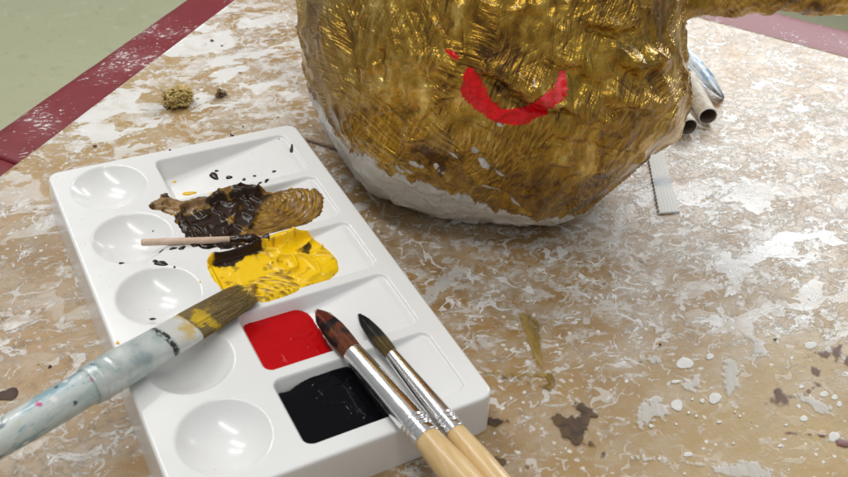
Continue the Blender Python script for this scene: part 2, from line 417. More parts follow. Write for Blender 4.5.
def m_flat_ferrule():
    M = Mat('paint_covered_ferrule'); P = M.co()
    f = M.attr('along')
    c = M.ramp(M.noise(60, M.warp(P, 50, .01), 5, .6), [(.35, (.34, .43, .43)), (.5, (.54, .59, .57)), (.7, (.66, .69, .67))])
    c = M.mix(M.rng(f, .74, .77, 0, .8), c, (.70, .69, .64))
    c = M.mix(M.rng(M.noise(50, M.vmath('ADD', P, (2, 2, 2)), 4), .5, .62, 0, M.attr('yellow')), c, (.62, .46, .17))
    wob = M.math('ADD', f, M.math('MULTIPLY', M.math('SUBTRACT', M.noise(170, P, 4), .5), .10))
    band = M.math('MULTIPLY', M.rng(wob, .685, .705), M.rng(wob, .755, .735))
    band = M.math('MULTIPLY', band, M.rng(M.noise(240, P, 3), .42, .5))
    c = M.mix(band, c, (.03, .025, .02))
    W = M.warp(P, 150, .006); k = M.n('ShaderNodeSeparateColor', 0, Color=M.vor(110, W, out='Color'))
    fl = M.math('MULTIPLY', M.rng(M.vor(110, W), .27, .12), M.math('GREATER_THAN', k, .80))
    c = M.mix(M.math('MULTIPLY', fl, M.rng(f, .66, .6)), c, M.mix(M.math('GREATER_THAN', k, .9), (.03, .05, .12), (.35, .06, .22)))
    return M.set(Base_Color=c, Roughness=.3, Metallic=.15, Normal=M.bump(M.noise(160, P, 5), .4, .0008), Coat_Weight=.3, Coat_Roughness=.15)
def m_bristle(name, stops, rough=.5, yellow=False):
    M = Mat(name); P = M.co()
    f = M.math('ADD', M.attr('along'), M.math('MULTIPLY', M.math('SUBTRACT', M.noise(140, P, 4), .5), .5))
    c = M.ramp(f, stops)
    c = M.mix(M.rng(M.noise(900, P, 2), .4, .65, 0, .55), c, tuple(x * .35 for x in stops[0][1]))
    if yellow:
        w = M.math('MULTIPLY', M.rng(M.noise(75, P, 4), .47, .56), M.rng(M.attr('along'), .5, .12))
        c = M.mix(w, c, (.62, .42, .02))
    return M.set(Base_Color=c, Roughness=rough, Specular_IOR_Level=.4)
def m_simple(name, a, b, scale=80, rough=.6, bump=.3, dist=.0006, sheen=0, coat=0):
    M = Mat(name); n_ = M.noise(scale, detail=5, rough=.62)
    return M.set(Base_Color=M.mix(M.rng(n_, .3, .7), a, b), Roughness=rough, Normal=M.bump(n_, bump, dist), Coat_Weight=coat)
def m_stain(name, a, b, cov, scale=90, streak=None, rough=.4, edge=None):
    """thin dried film: ragged, partly see-through"""
    M = Mat(name); P = M.co()
    Q = M.warp(P, 60, .008)
    if streak is not None: Q = M.n('ShaderNodeMapping', 0, Vector=M.mapping(Q, (1, 1, 1), (0, 0, streak)), Scale=(1, .14, 1))
    n_ = M.noise(scale, Q, 6, .62)
    M.set(Base_Color=M.mix(M.rng(n_, .35, .65), a, b), Roughness=rough, Normal=M.bump(n_, .3, .0005))
    depth = M.attr('depth')
    al = M.math('MULTIPLY', M.rng(M.math('ADD', depth, M.math('MULTIPLY', M.math('SUBTRACT', n_, .5), 2.6)), .05, .75), cov, clamp=True)
    M.put(M.b.inputs['Alpha'], al)
    return M.m
PLASTIC, MIXP, BOARD, RED, FLOOR, GOLD = m_plastic(), m_mixpaint(), m_board(), m_red(), m_floor(), m_gold()
CHROME = m_chrome()

# ------------------------------------------------------------------ floor
g = 3.0
tag(build('floor', [(-g, -g, -.72), (g + 1, -g, -.72), (g + 1, g + 1, -.72), (-g, g + 1, -.72)], [(0, 1, 2, 3)], FLOOR, smooth=False), kind='structure')

# ------------------------------------------------------------------ red table and the board on it
A0 = at(22, 160)[:2]; A1 = at(235, 0)[:2]; B0 = at(736, 27)[:2]; B1 = at(848, 57)[:2]
ea = (A1 - A0) / np.linalg.norm(A1 - A0); eb = (B1 - B0) / np.linalg.norm(B1 - B0)
k = np.linalg.solve(np.stack([ea, -eb], 1), B0 - A0); CORNER = A0 + ea * k[0]
def tp(s, t, z):                         # s back along the left edge, t along the far edge
    q = CORNER - ea * s + eb * t; return (q[0], q[1], z)
tab = empty('table', (*CORNER, -.003))
tag(tab, 'table with dark red padded edge spotted with white plaster, under the brown board', 'table')
V = [tp(0, 0, -.0035), tp(1.5, 0, -.0035), tp(1.5, 1.3, -.0035), tp(0, 1.3, -.0035)]
V += [(x, y, -.035) for x, y, z in V]
build('table_top', V, [(0, 1, 2, 3), (4, 7, 6, 5), (0, 4, 5, 1), (1, 5, 6, 2), (2, 6, 7, 3), (3, 7, 4, 0)], RED, tab, smooth=False)
prof = [(-.004, -.0040), (.0, -.0034), (.016, -.0026), (.034, -.0028)] + [(.038 + .026 * math.sin(a), -.030 + .027 * math.cos(a)) for a in np.linspace(.1, math.pi * .95, 14)]
def edge(o, d, nrm, l0, l1, name='edge_strip', wide=1.0):
    """padded strip along o + d*l, outward direction nrm; both ends rounded over"""
    ls = [l0, l0 + .0012, l0 + .004] + list(np.linspace(l0 + .01, l1 - .01, 60)) + [l1 - .004, l1 - .0012, l1]
    V = []; F = []; n = len(prof)
    for i, l in enumerate(ls):
        e = min(i, len(ls) - 1 - i); sh = (.0035, .0013, .0004)[e] if e < 3 else 0
        for x, z in prof:
            q = o + d * l + nrm * (x * wide - sh); V.append((q[0], q[1], z - sh))
    V = np.array(V); V[:, 2] += fbm(V, 30, 2) * .0006
    for i in range(len(ls) - 1):
        for j in range(n - 1):
            a = i * n + j; F.append((a, a + n, a + n + 1, a + 1))
    F.append(tuple(range(n))); F.append(tuple(range((len(ls) - 1) * n, len(ls) * n))[::-1])
    build(name, V, F, RED, tab)
na = np.array([-ea[1], ea[0]]); nb = np.array([-eb[1], eb[0]])
if nb @ (CORNER - CAM[:2]) < 0: nb = -nb
if na @ np.array([-1, 1]) < 0: na = -na
J = at(9, 158)[:2]; lj = (J - A0) @ ea; lc = (CORNER - A0) @ ea
edge(A0, ea, na, lj + .0004, lc); edge(A0, ea, na, lj - .7, lj - .0004); edge(CORNER, eb, nb, .0, 1.3, wide=1.7)

# board: a fine sheet; vertex masks say how much plaster was smeared where
ns, nt = 300, 260
S, T = np.meshgrid(np.linspace(0, 1.5, ns), np.linspace(0, 1.3, nt), indexing='ij')
XY = CORNER[None] - ea[None] * S.ravel()[:, None] + eb[None] * T.ravel()[:, None]
def splat(lst, base):
    v = np.full(len(XY), base, float)
    for px, py, rx, ry, a in lst:
        c = at(px, py)[:2]; sx = np.linalg.norm(at(px + rx, py)[:2] - c); sy = np.linalg.norm(at(px, py + ry)[:2] - c)
        ux = (at(px + 10, py)[:2] - c); ux /= np.linalg.norm(ux); uy = (at(px, py + 10)[:2] - c); uy /= np.linalg.norm(uy)
        m = np.linalg.solve(np.stack([ux, uy], 1), (XY - c).T)
        w = np.exp(-.5 * ((m[0] / sx) ** 2 + (m[1] / sy) ** 2)); v = v + (a - v) * w * .9
    return v
cover = splat([(110, 110, 60, 30, .80), (210, 40, 60, 35, .80), (30, 130, 40, 30, .76), (250, 90, 40, 30, .74), (60, 230, 50, 40, .66), (100, 300, 40, 50, .62),
               (60, 440, 60, 40, .60), (740, 240, 90, 45, .78), (790, 150, 70, 50, .60), (700, 70, 60, 25, .55), (800, 330, 40, 15, .75), (560, 270, 60, 30, .5), (480, 330, 50, 40, .52),
               (350, 165, 45, 35, .40), (740, 425, 110, 45, .06), (820, 440, 60, 40, .05), (600, 430, 60, 40, .36), (430, 250, 40, 30, .42), (640, 260, 50, 30, .55)], .58)
vein = splat([(560, 290, 90, 60, 1.0), (640, 200, 60, 40, 1.0), (480, 330, 60, 50, 1.0), (400, 230, 60, 40, .8), (750, 425, 120, 60, .03), (100, 100, 90, 50, .15), (60, 350, 70, 90, .5), (780, 130, 80, 60, .85), (720, 70, 60, 30, .8)], .6)
haze = splat([(740, 150, 110, 90, 1.0), (600, 240, 90, 60, .95), (480, 290, 60, 60, .9), (350, 160, 50, 40, .75), (270, 90, 40, 40, .9), (760, 430, 110, 40, .12), (620, 420, 70, 40, .5), (60, 320, 60, 90, .55), (110, 110, 60, 30, .3)], .6)
clean = splat([(760, 430, 120, 60, 1.0), (100, 100, 80, 50, .8), (820, 370, 60, 60, .9)], .25)
zb = fbm(p3(XY[:, 0], XY[:, 1]), 5, 2) * .0006
V = np.concatenate([np.c_[XY, zb], [tp(0, 0, -.003), tp(1.5, 0, -.003), tp(1.5, 1.3, -.003), tp(0, 1.3, -.003)]])
F = [(i * nt + j, (i + 1) * nt + j, (i + 1) * nt + j + 1, i * nt + j + 1) for i in range(ns - 1) for j in range(nt - 1)]
n0 = ns * nt
rim = [i * nt for i in range(ns)]; F.append(tuple(rim[::-1] + [n0, n0 + 1])[::-1])
rim = [j for j in range(nt)]; F.append(tuple(rim + [n0 + 3, n0])[::-1])
ext = lambda a: np.concatenate([a, [0, 0, 0, 0]])
board = empty('board', (*CORNER, 0))
tag(board, 'big flat brown board smeared and spattered with white plaster, covering the red table', 'board')
build('board_sheet', V, F, BOARD, board, attrs=dict(cover=ext(cover), vein=ext(vein), haze=ext(haze), clean=ext(clean)))

# ------------------------------------------------------------------ layers of paint lying on a surface
def layer(name, outline, surf, thick, mat, parent, cell=.0007, edge_w=.002, rag=.0008, rag_s=160, amp=0.0, amp_s=120, level=None, relief=None, attrs=None, sm=5, skirt=.35):
    """paint or stain with the given outline (world xy), resting on surf(x, y)"""
    poly = smooth_poly(outline, sm) if sm > 1 else np.asarray(outline)
    x0, y0 = poly[:, 0].min() - .003, poly[:, 1].min() - .003; x1, y1 = poly[:, 0].max() + .003, poly[:, 1].max() + .003
    X, Y = np.meshgrid(np.arange(x0, x1, cell), np.arange(y0, y1, cell), indexing='ij')
    d = poly_sd(X, Y, poly) + (fbm(p3(X, Y, .3), rag_s, 3) * rag).reshape(X.shape)
    base = surf(X, Y)
    lo = 1 - np.exp(-np.clip(d, 0, None) / edge_w)
    z = base + np.where(d > 0, thick * lo, d * skirt)
    if level is not None: z = np.where(d > -.0015, np.maximum(z, np.minimum(level, level + d * 2)), z)
    if amp: z = z + (fbm(p3(X, Y, .7), amp_s, 4, .55).reshape(X.shape)) * amp * np.clip(d / .003, 0, 1)
    if relief is not None: z = z + relief(X, Y, d) * np.clip(d / .002, 0, 1)
    keep = d > -.0014
    idx = -np.ones(X.shape, int); cell_ok = keep[:-1, :-1] & keep[1:, :-1] & keep[1:, 1:] & keep[:-1, 1:]
    used = np.zeros(X.shape, bool)
    for a in (slice(0, -1), slice(1, None)):
        for b in (slice(0, -1), slice(1, None)): used[a, b] |= cell_ok
    idx[used] = np.arange(used.sum())
    V = np.stack([X[used], Y[used], z[used]], 1)
    I, Jx = np.nonzero(cell_ok)
    F = np.stack([idx[I, Jx], idx[I + 1, Jx], idx[I + 1, Jx + 1], idx[I, Jx + 1]], 1)
    A = {'depth': np.clip(d / .004, 0, 1)[used]}
    for k_, f in (attrs or {}).items(): A[k_] = f(X, Y, d)[used]
    return build(name, V, F, mat, parent, attrs=A)
def px(pts, z=0.0, surf=None):
    out = []
    for x, y in pts:
        q = at(x, y, z)
        if surf is not None:
            for _ in range(6): q = at(x, y, float(surf(np.array([q[0]]), np.array([q[1]]))[0]))
        out.append(q[:2])
    return np.array(out)
flat = lambda X, Y: np.zeros(X.shape) + .0005
def crop(pts, ox, oy, s): return [(ox + a / s, oy + b / s) for a, b in pts]
GOLDST = m_stain('gold_smear', (.24, .14, .012), (.46, .32, .08), .72, 170, streak=.15)
BRNST = m_stain('brown_smear', (.040, .018, .005), (.11, .055, .015), 1.25, 120, rough=.6)
PURST = m_stain('purple_smear', (.085, .030, .030), (.17, .07, .06), .6, 90, rough=.6)
WHTST = m_stain('white_smear', (.66, .65, .61), (.76, .75, .72), .52, 210, streak=.55)
WHT = m_simple('white_plaster_drop', (.56, .54, .49), (.68, .67, .63), 120, .5, .2)
layer('gold_smear', px(crop([(180, 70), (230, 65), (275, 90), (300, 130), (303, 240), (300, 340), (260, 290), (225, 220), (195, 130)], 480, 300, 4.77)), flat, .0004, GOLDST, board)
layer('gold_smear', px(crop([(315, 355), (345, 350), (366, 375), (365, 405), (335, 440), (305, 435), (290, 405), (318, 395)], 480, 300, 4.77)), flat, .0005, m_stain('dark_gold_smear', (.12, .06, .01), (.25, .15, .02), 1.2, 120), board)
layer('gold_smear', px([(478, 371), (500, 371), (530, 373), (556, 372), (545, 378), (510, 377), (480, 376)]), flat, .0003, GOLDST, board)
for pts in ([(445, 255), (482, 262), (522, 295), (492, 308), (486, 350), (470, 388), (425, 370), (400, 330), (380, 295), (455, 292)],
            [(175, 298), (230, 300), (270, 315), (215, 328), (175, 332)], [(205, 415), (240, 428), (230, 447), (214, 440)],
            [(488, 366), (505, 380), (545, 412), (548, 424), (520, 408), (498, 385)]):
    layer('brown_smear', px(crop(pts, 424, 317, 2.98)), flat, .0002, BRNST, board, rag=.0028)
for pts in ([(525, 105), (572, 98), (615, 83), (603, 135), (580, 122), (545, 118)], [(385, 262), (395, 240), (420, 210), (470, 232), (540, 198), (545, 212), (480, 240), (445, 258), (405, 262)],
            [(615, 120), (640, 118), (640, 150), (622, 145)], [(520, 150), (560, 158), (540, 180), (525, 170)]):
    layer('purple_smear', px(crop(pts, 636, 317, 2.98)), flat, .0002, PURST, board, rag=.0035)
for pts in ([(445, 341), (500, 345), (570, 351), (572, 360), (500, 353), (445, 349)], [(596, 365), (640, 370), (640, 392), (600, 386)]):
    layer('red_streak', px(crop(pts, 636, 317, 2.98)), flat, .0003, m_stain('dark_red_smear', (.10, .02, .015), (.16, .04, .03), 1.4, 120), board, rag=.0006)
layer('white_smear', px(crop([(590, 150), (610, 120), (650, 85), (690, 65), (735, 60), (725, 95), (680, 130), (620, 175), (598, 190)], 240, 250, 3.26)), flat, .0002, WHTST, board, rag=.0045, rag_s=210)
for pts in ([(310, 50), (350, 48), (380, 80), (394, 108), (380, 124), (350, 112), (340, 80)], [(478, 232), (500, 232), (545, 245), (585, 275), (575, 296), (535, 285), (510, 262)],
            [(255, 130), (290, 125), (315, 170), (305, 225), (275, 240), (255, 200)], [(0, 415), (110, 425), (230, 435), (330, 430), (400, 460), (390, 490), (280, 482), (210, 455), (100, 435), (0, 428)],
            [(28, 115), (60, 110), (75, 130), (55, 142), (32, 132)], [(140, 195), (190, 170), (196, 205), (180, 222), (150, 218)], [(5, 270), (60, 235), (100, 290), (60, 310), (10, 330)]):
    layer('white_smear', px(crop(pts, 636, 317, 2.98)), flat, .0002, WHTST, board, rag=.0045, rag_s=210)
# drops of plaster
drops = [(145, 138, 26, 20), (235, 242, 20, 19), (122, 263, 18, 20), (220, 118, 12, 11), (118, 193, 15, 6), (197, 250, 8, 8), (168, 245, 5, 5), (157, 285, 6, 5), (180, 295, 6, 5),
         (248, 313, 8, 6), (295, 283, 4, 4), (500, 303, 12, 11), (430, 384, 8, 6), (590, 357, 18, 17), (155, 410, 14, 9), (70, 423, 6, 5), (560, 230, 16, 9), (592, 240, 12, 8), (606, 260, 10, 9),
         (493, 208, 8, 7), (570, 65, 9, 6), (120, 320, 5, 4), (145, 468, 5, 4), (290, 377, 5, 4), (447, 322, 7, 4), (520, 85, 20, 13), (45, 325, 8, 6), (310, 296, 5, 4)]
drops = [(636 + a / 2.98, 317 + b / 2.98, c / 3.5, d / 3.5) for a, b, c, d in drops]
for x, y, rx, ry in drops:
    c = at(x, y); ax = at(x + rx, y) - c; ay = at(x, y - ry) - c; hgt = min(.00022, .2 * np.linalg.norm(ay) + .0001); n = 22; ph = random.uniform(0, 6)
    W = []
    for kk, (rr, zz) in enumerate([(1.06, .0000), (1, .45), (.88, .85), (.6, 1), (.25, 1.02)]):
        for j in range(n):
            th = 2 * math.pi * j / n; w = 1 + .09 * math.sin(2 * th + ph) + .07 * math.sin(3 * th + 2 * ph) + .03 * math.sin(7 * th + ph)
            q = c + rr * w * (ax * math.cos(th) + ay * math.sin(th)); W.append((q[0], q[1], .0002 + zz * hgt))
    Fd = [(a * n + j, a * n + (j + 1) % n, (a + 1) * n + (j + 1) % n, (a + 1) * n + j) for a in range(4) for j in range(n)] + [tuple(range(4 * n, 5 * n))]
    build('plaster_drop', W, Fd, WHT, board)
SPK = m_simple('dried_brown_speck', (.03, .015, .01), (.07, .035, .02))
for x, y, r in ((95, 146.5, 1.7), (231, 135, 1.3), (243, 127, 1), (50, 367, 1.3), (8, 395, 6), (775, 340, 1.2), (660, 345, 1.2), (212, 41, 2.2), (222, 46, 1.2)):
    c = at(x, y); R_ = r / 925 * .85; n = 14; W = []
    for rr, zz in ((1.05, 0), (.9, .5), (.5, .8)):
        for j in range(n):
            th = 2 * math.pi * j / n; w = 1 + .2 * math.sin(2 * th + x) + .15 * math.sin(3 * th + y)
            W.append((c[0] + R_ * rr * w * math.cos(th), c[1] + R_ * rr * w * math.sin(th), .0006 + zz * .0005))
    build('paint_speck', W, [(a * n + j, a * n + (j + 1) % n, (a + 1) * n + (j + 1) % n, (a + 1) * n + j) for a in range(2) for j in range(n)] + [tuple(range(2 * n, 3 * n))], SPK, board)

# ------------------------------------------------------------------ palette
W_, L_, H_ = .2017, .33, .0328
RX, RR, RY, RDY = .0376, .0281, -.0312, .0654
XL, XR, WY, WDY, GAP = .0779, .1897, -.0107, .0634, .0079
def rrect(X, Y, cx, cy, hx, hy, r):
    qx = np.abs(X - cx) - hx + r; qy = np.abs(Y - cy) - hy + r
    return -(np.hypot(np.maximum(qx, 0), np.maximum(qy, 0)) + np.minimum(np.maximum(qx, qy), 0) - r)      # + inside
def smin(a, b, k):
    h = np.clip(.5 + .5 * (b - a) / k, 0, 1); return b + (a - b) * h - k * h * (1 - h)
def palette_z(X, Y):
    z = np.zeros(X.shape)
    for i in range(5):
        d = np.hypot(X - RX, Y - (RY - RDY * i)) / RR
        bowl = .0128 * (1 - np.clip(d, 0, 1.2) ** 2.3)
        z = np.minimum(z, -np.where(bowl > -.002, .5 * (bowl + np.sqrt(bowl ** 2 + .0006 ** 2)) - .0001, 0) * (d < 1.12))
        yt = WY - WDY * i; yb = yt - (WDY - GAP)
        q = rrect(X, Y, (XL + XR) / 2, (yt + yb) / 2, (XR - XL) / 2, (yt - yb) / 2, .0065)
        fl = .0180 - (.0180 - .0020) * np.clip((X - XL) / (XR - XL - .006), 0, 1)
        dep = smin(fl, np.clip(q, 0, 1) * 2.6, .0012)
        dep = np.where(q > 0, np.maximum(dep, 0), 0)
        z = np.minimum(z, -dep)
    return z
def surf_pal(X, Y): return H_ + palette_z(X, Y)
def palette():
    root = empty('paint_palette', (W_ / 2, -L_ / 2, 0))
    tag(root, 'white plastic paint palette with round and rectangular wells holding paint', 'paint palette')
    rc = .007; nx, ny = 300, 470
    ys = np.concatenate([np.linspace(0, rc, 12)[:-1] ** 1, np.linspace(rc, L_ - rc, ny - 22), (L_ - np.linspace(0, rc, 12)[:-1])[::-1]])
    us = np.linspace(0, 1, nx); rows = []
    for y in ys:
        e = min(y, L_ - y); ins = 0 if e >= rc else rc - math.sqrt(max(rc * rc - (rc - e) ** 2, 0))
        rows.append(np.stack([ins + us * (W_ - 2 * ins), np.full(nx, -y)], 1))
    XY = np.array(rows); n, m = XY.shape[:2]
    Z = surf_pal(XY[..., 0], XY[..., 1])
    V = np.concatenate([XY, Z[..., None]], 2).reshape(-1, 3).tolist()
    F = [(i * m + j, (i + 1) * m + j, (i + 1) * m + j + 1, i * m + j + 1) for i in range(n - 1) for j in range(m - 1)]
    loop = [j for j in range(m)] + [i * m + m - 1 for i in range(1, n)] + [(n - 1) * m + j for j in range(m - 2, -1, -1)] + [i * m for i in range(n - 2, 0, -1)]
    B = np.array([V[i] for i in loop]); nrm = np.zeros((len(loop), 2))
    c = np.stack([np.clip(B[:, 0], rc, W_ - rc), np.clip(B[:, 1], -L_ + rc, -rc)], 1)
    nrm = B[:, :2] - c; nl = np.linalg.norm(nrm, axis=1); nrm = nrm / np.maximum(nl, 1e-9)[:, None]
    rr = .0022; prev = loop
    steps = [(rr * math.sin(a) , H_ - rr + rr * math.cos(a)) for a in np.linspace(.25, 1.45, 6)] + [(rr + .0022 * t, H_ - rr - (H_ - rr) * t) for t in (.12, .35, .7, 1)]
    # the flat top is inset by the fillet so that the rim line falls where it should
    Va = np.array(V); s = 1 - 2 * rr * .8 / W_
    for off, z in steps:
        st = len(V)
        for i in range(len(loop)): V.append((B[i, 0] + nrm[i, 0] * off, B[i, 1] + nrm[i, 1] * off, z))
        cur = list(range(st, st + len(loop)))
        for i in range(len(loop)):
            j = (i + 1) % len(loop); F.append((prev[i], prev[j], cur[j], cur[i]))
        prev = cur
    build('palette_body', V, F, PLASTIC, root)
    return root
PAL = palette()

# paint in the wells
def surf_fill(X, Y): return np.maximum(surf_pal(X, Y), H_ - .0046) + .0016
def pal_px(pts): return px(pts, H_, surf_fill)
def pool_attr(X, Y, d): return np.zeros(X.shape)
lvl_b = H_ - .0060
xb = XL + (XR - XL - .006) * (.0205 - .0105) / (.0205 - .0022)
def well_box(i, x1, pad=.0015):
    yt = WY - WDY * i; yb = yt - (WDY - GAP); return XL - pad, x1, yb - pad, yt + pad
def pool(name, i, lvl, outline, mat, amp=.0002, cell=.0007, relief=None, drop=.0012):
    layer(name, outline, lambda X, Y: np.full(X.shape, lvl - drop), drop, mat, PAL, cell=cell, skirt=6, edge_w=.0022, rag=.0008, rag_s=90, amp=amp, amp_s=70, relief=relief)
def wrinkle(X, Y, d):
    n_ = fbm(p3(X, Y, 2.), 55, 2).reshape(X.shape)
    return .00040 * np.exp(-(n_ / .08) ** 2) * (fbm(p3(X, Y, 5.), 30, 2).reshape(X.shape) > .1)
REDP = m_paint('red_paint', (.56, .006, .010), (.46, .004, .006), .16, bump=.04, coat=.0, spec=.09)
BLKP = m_paint('black_paint', (.0035, .0035, .005), (.005, .005, .007), .08, coat=0, spec=.10, bump=.03)
x0, x1, y0, y1 = well_box(3, .130)
lvl_r = H_ - .0080
ol = np.array([(x0, y0), (x0, y1 - .004), (.090, y1), (.112, y1 - .0005), (.123, y1 - .005), (.1275, y1 - .016), (.128, y0 + .012), (.126, y0)])
pool('red_paint', 3, lvl_r, ol, REDP, .0002, relief=wrinkle)
x0, x1, y0, y1 = well_box(4, .140)
ol = np.array([(x0, y0), (x0, y1 - .012), (.088, y1 - .0075), (.098, y1 - .004), (.112, y1 - .0015), (.128, y1 - .003), (.137, y1 - .012), (.1405, y1 - .028), (.1375, y0 + .012), (.133, y0)])
pool('black_paint', 4, lvl_b, ol, BLKP, .00012, relief=wrinkle)

def arcs(cx, cy, z=H_):
    return at(cx, cy, z)[:2]
def streak(X, Y, c, fr=900, ang=6, seed=0.):
    dx, dy = X - c[0], Y - c[1]; r = np.hypot(dx, dy); a = np.arctan2(dy, dx)
    return fbm(p3(r * fr, a * ang, seed), 1.0, 2).reshape(X.shape)
# brown: a stirred heap with an ochre swoosh at its right and a tan lick at its left
def inreg(pts, X, Y, soft=.003):
    return sstep(-soft, soft, poly_sd(X, Y, smooth_poly(pal_px(pts), 4)) + fbm(p3(X, Y, 4.), 180, 3).reshape(X.shape) * .002)
swoosh = [(262, 202), (285, 190), (306, 186), (322, 190), (324, 205), (316, 217), (300, 224), (275, 231), (250, 238), (256, 220)]
lick = [(150, 203), (163, 194), (172, 197), (186, 200), (200, 198), (212, 196), (206, 208), (190, 213), (172, 213), (160, 210)]
c_sw = arcs(262, 196)
def f_och(X, Y, d):
    sw = inreg(swoosh, X, Y); s = streak(X, Y, c_sw, 520, 3)
    heap = sstep(.25, .55, fbm(p3(X, Y, 9.), 75, 4).reshape(X.shape)) * (1 - sw)
    return np.clip(1 - .2 * sw * sstep(-.1, -.5, s), 0, 1)
def f_tan(X, Y, d):
    sw = inreg(swoosh, X, Y); s = streak(X, Y, c_sw, 520, 3, 7.)
    return np.clip(inreg(lick, X, Y) * (.55 + .8 * fbm(p3(X, Y, 3.), 160, 3).reshape(X.shape)) + sw * sstep(.15, .5, s) * .45, 0, 1)
def f_brn(X, Y, d):
    sw = inreg(swoosh, X, Y); lk = inreg(lick, X, Y); s = streak(X, Y, c_sw, 520, 3, 3.)
    heap = sstep(.46, .30, fbm(p3(X, Y, 9.), 48, 4, .45).reshape(X.shape))
    return np.clip(heap * (1 - sw) * (1 - lk * .8) + sw * sstep(.12, .45, s) * .5 + lk * sstep(.15, .4, fbm(p3(X, Y, 6.), 110, 3).reshape(X.shape)) * .7, 0, 1)
brown_ol = [(150, 204), (155, 198), (166, 192), (172, 197), (185, 199), (198, 196), (212, 192), (222, 187), (238, 184), (250, 183), (258, 188), (272, 187), (288, 188), (305, 187),
            (318, 189), (324, 198), (321, 211), (312, 219), (296, 225), (276, 230), (258, 236), (244, 243), (225, 248), (205, 248), (190, 244), (184, 232), (176, 222), (173, 214), (160, 210)]
def brown_relief(X, Y, d):
    sw = inreg(swoosh, X, Y); return sw * streak(X, Y, c_sw, 520, 3) * .0005 + (1 - sw) * (np.clip(1 - np.abs(fbm(p3(X, Y, 1.) + fbm(p3(X, Y, 5.), 45, 2)[:, None] * .007, 55, 2)).reshape(X.shape) * 2.4, 0, 1) ** 2 * .0022)
layer('brown_paint', pal_px(brown_ol), surf_pal, .0016, MIXP, PAL, cell=.0006, edge_w=.002, rag=.0022, rag_s=140, level=H_ - .0042, relief=brown_relief, attrs=dict(ochre=f_och, tan=f_tan, brown=f_brn))
# yellow: thick, folded, with a blot of brown and a fan of dragged bristle marks
yel_ol = [(207, 262), (212, 256), (222, 252), (238, 246), (252, 240), (272, 233), (292, 228), (306, 229), (316, 238), (326, 247), (336, 258), (338, 268), (330, 275), (318, 279), (304, 284), (296, 290), (280, 296),
          (262, 301), (250, 299), (236, 294), (222, 288), (212, 276)]
fan = [(242, 285), (255, 277), (268, 272), (282, 270), (296, 276), (298, 284), (290, 292), (268, 300), (250, 300), (240, 296)]
blot = [(213, 260), (216, 249), (230, 243), (246, 240), (259, 239), (263, 246), (254, 253), (243, 256), (235, 263), (226, 266), (217, 265)]
swirl = [(250, 244), (262, 239), (266, 250), (278, 262), (290, 270), (284, 274), (270, 266), (258, 256)]
c_f = arcs(262, 318)
def y_och(X, Y, d):
    fn = inreg(fan, X, Y, .002); s = streak(X, Y, c_f, 420, 4)
    return np.clip(fn * sstep(-.05, .35, s) * .85 + inreg(swirl, X, Y) * sstep(.0, .35, fbm(p3(X, Y, 2.), 200, 3).reshape(X.shape)) * .8
                   + sstep(.38, .6, fbm(p3(X, Y, 8.), 110, 3).reshape(X.shape)) * .55, 0, 1)
def y_brn(X, Y, d):
    fn = inreg(fan, X, Y, .002); s = streak(X, Y, c_f, 420, 4, 5.)
    return np.clip(inreg(blot, X, Y, .0008) + fn * sstep(.3, .6, s) * .6 + inreg([(302, 246), (309, 243), (311, 250), (306, 255), (303, 252)], X, Y, .001) * .9, 0, 1)
def y_relief(X, Y, d):
    fn = inreg(fan, X, Y, .002); s = streak(X, Y, c_f, 420, 4)
    q = np.stack([X.ravel() + fbm(p3(X, Y, 1.), 40, 2) * .008, Y.ravel() + fbm(p3(X, Y, 2.), 40, 2) * .008, np.zeros(X.size)], 1)
    fold = 1 - np.abs(fbm(q, 50, 1, off=3.)).reshape(X.shape) * 2.2
    rough_zone = inreg([(255, 242), (290, 228), (316, 236), (338, 262), (320, 280), (296, 276), (276, 264)], X, Y, .004)
    return fn * s * .0013 + (1 - fn) * np.clip(fold, 0, 1) ** 3 * (.0036 * rough_zone + .0003)
layer('yellow_paint', pal_px(yel_ol), surf_pal, .0024, MIXP, PAL, cell=.0006, edge_w=.0022, rag=.0006, rag_s=120, level=H_ - .0052, amp=.0004, amp_s=60, relief=y_relief,
      attrs=dict(ochre=y_och, tan=lambda X, Y, d: np.zeros(X.shape), brown=y_brn))
# splashes
def splashes(name, lst, mat):
    for x, y, rx, ry, rot in lst:
        q = px([(x, y)], H_, surf_pal)[0]; sc = .83 / 925; n = 16; ph = x; st = []
        rx_, ry_ = rx * sc * 1.05, ry * sc * 1.2; ca, sa = math.cos(rot), math.sin(rot)
        for kk, (rr, zz) in enumerate([(1.05, -.0002), (.95, .3), (.65, .8), (.3, 1)]):
            for j in range(n):
                th = 2 * math.pi * j / n; w = 1 + .16 * math.sin(2 * th + ph) + .1 * math.sin(3 * th + ph)
                a, b = rx_ * rr * w * math.cos(th), ry_ * rr * w * math.sin(th)
                X, Y = q[0] + a * ca - b * sa, q[1] + a * sa + b * ca
                zs = float(surf_pal(np.array([X]), np.array([Y]))[0]); st.append((X, Y, zs + (zz * min(.0011, .5 * ry_) if zz > 0 else -.0002)))
        build(name, st, [(a * n + j, a * n + (j + 1) % n, (a + 1) * n + (j + 1) % n, (a + 1) * n + j) for a in range(3) for j in range(n)] + [tuple(range(3 * n, 4 * n))], mat, PAL)
BR = m_paint('brown_splash', (.022, .010, .005), (.03, .014, .008), .15)
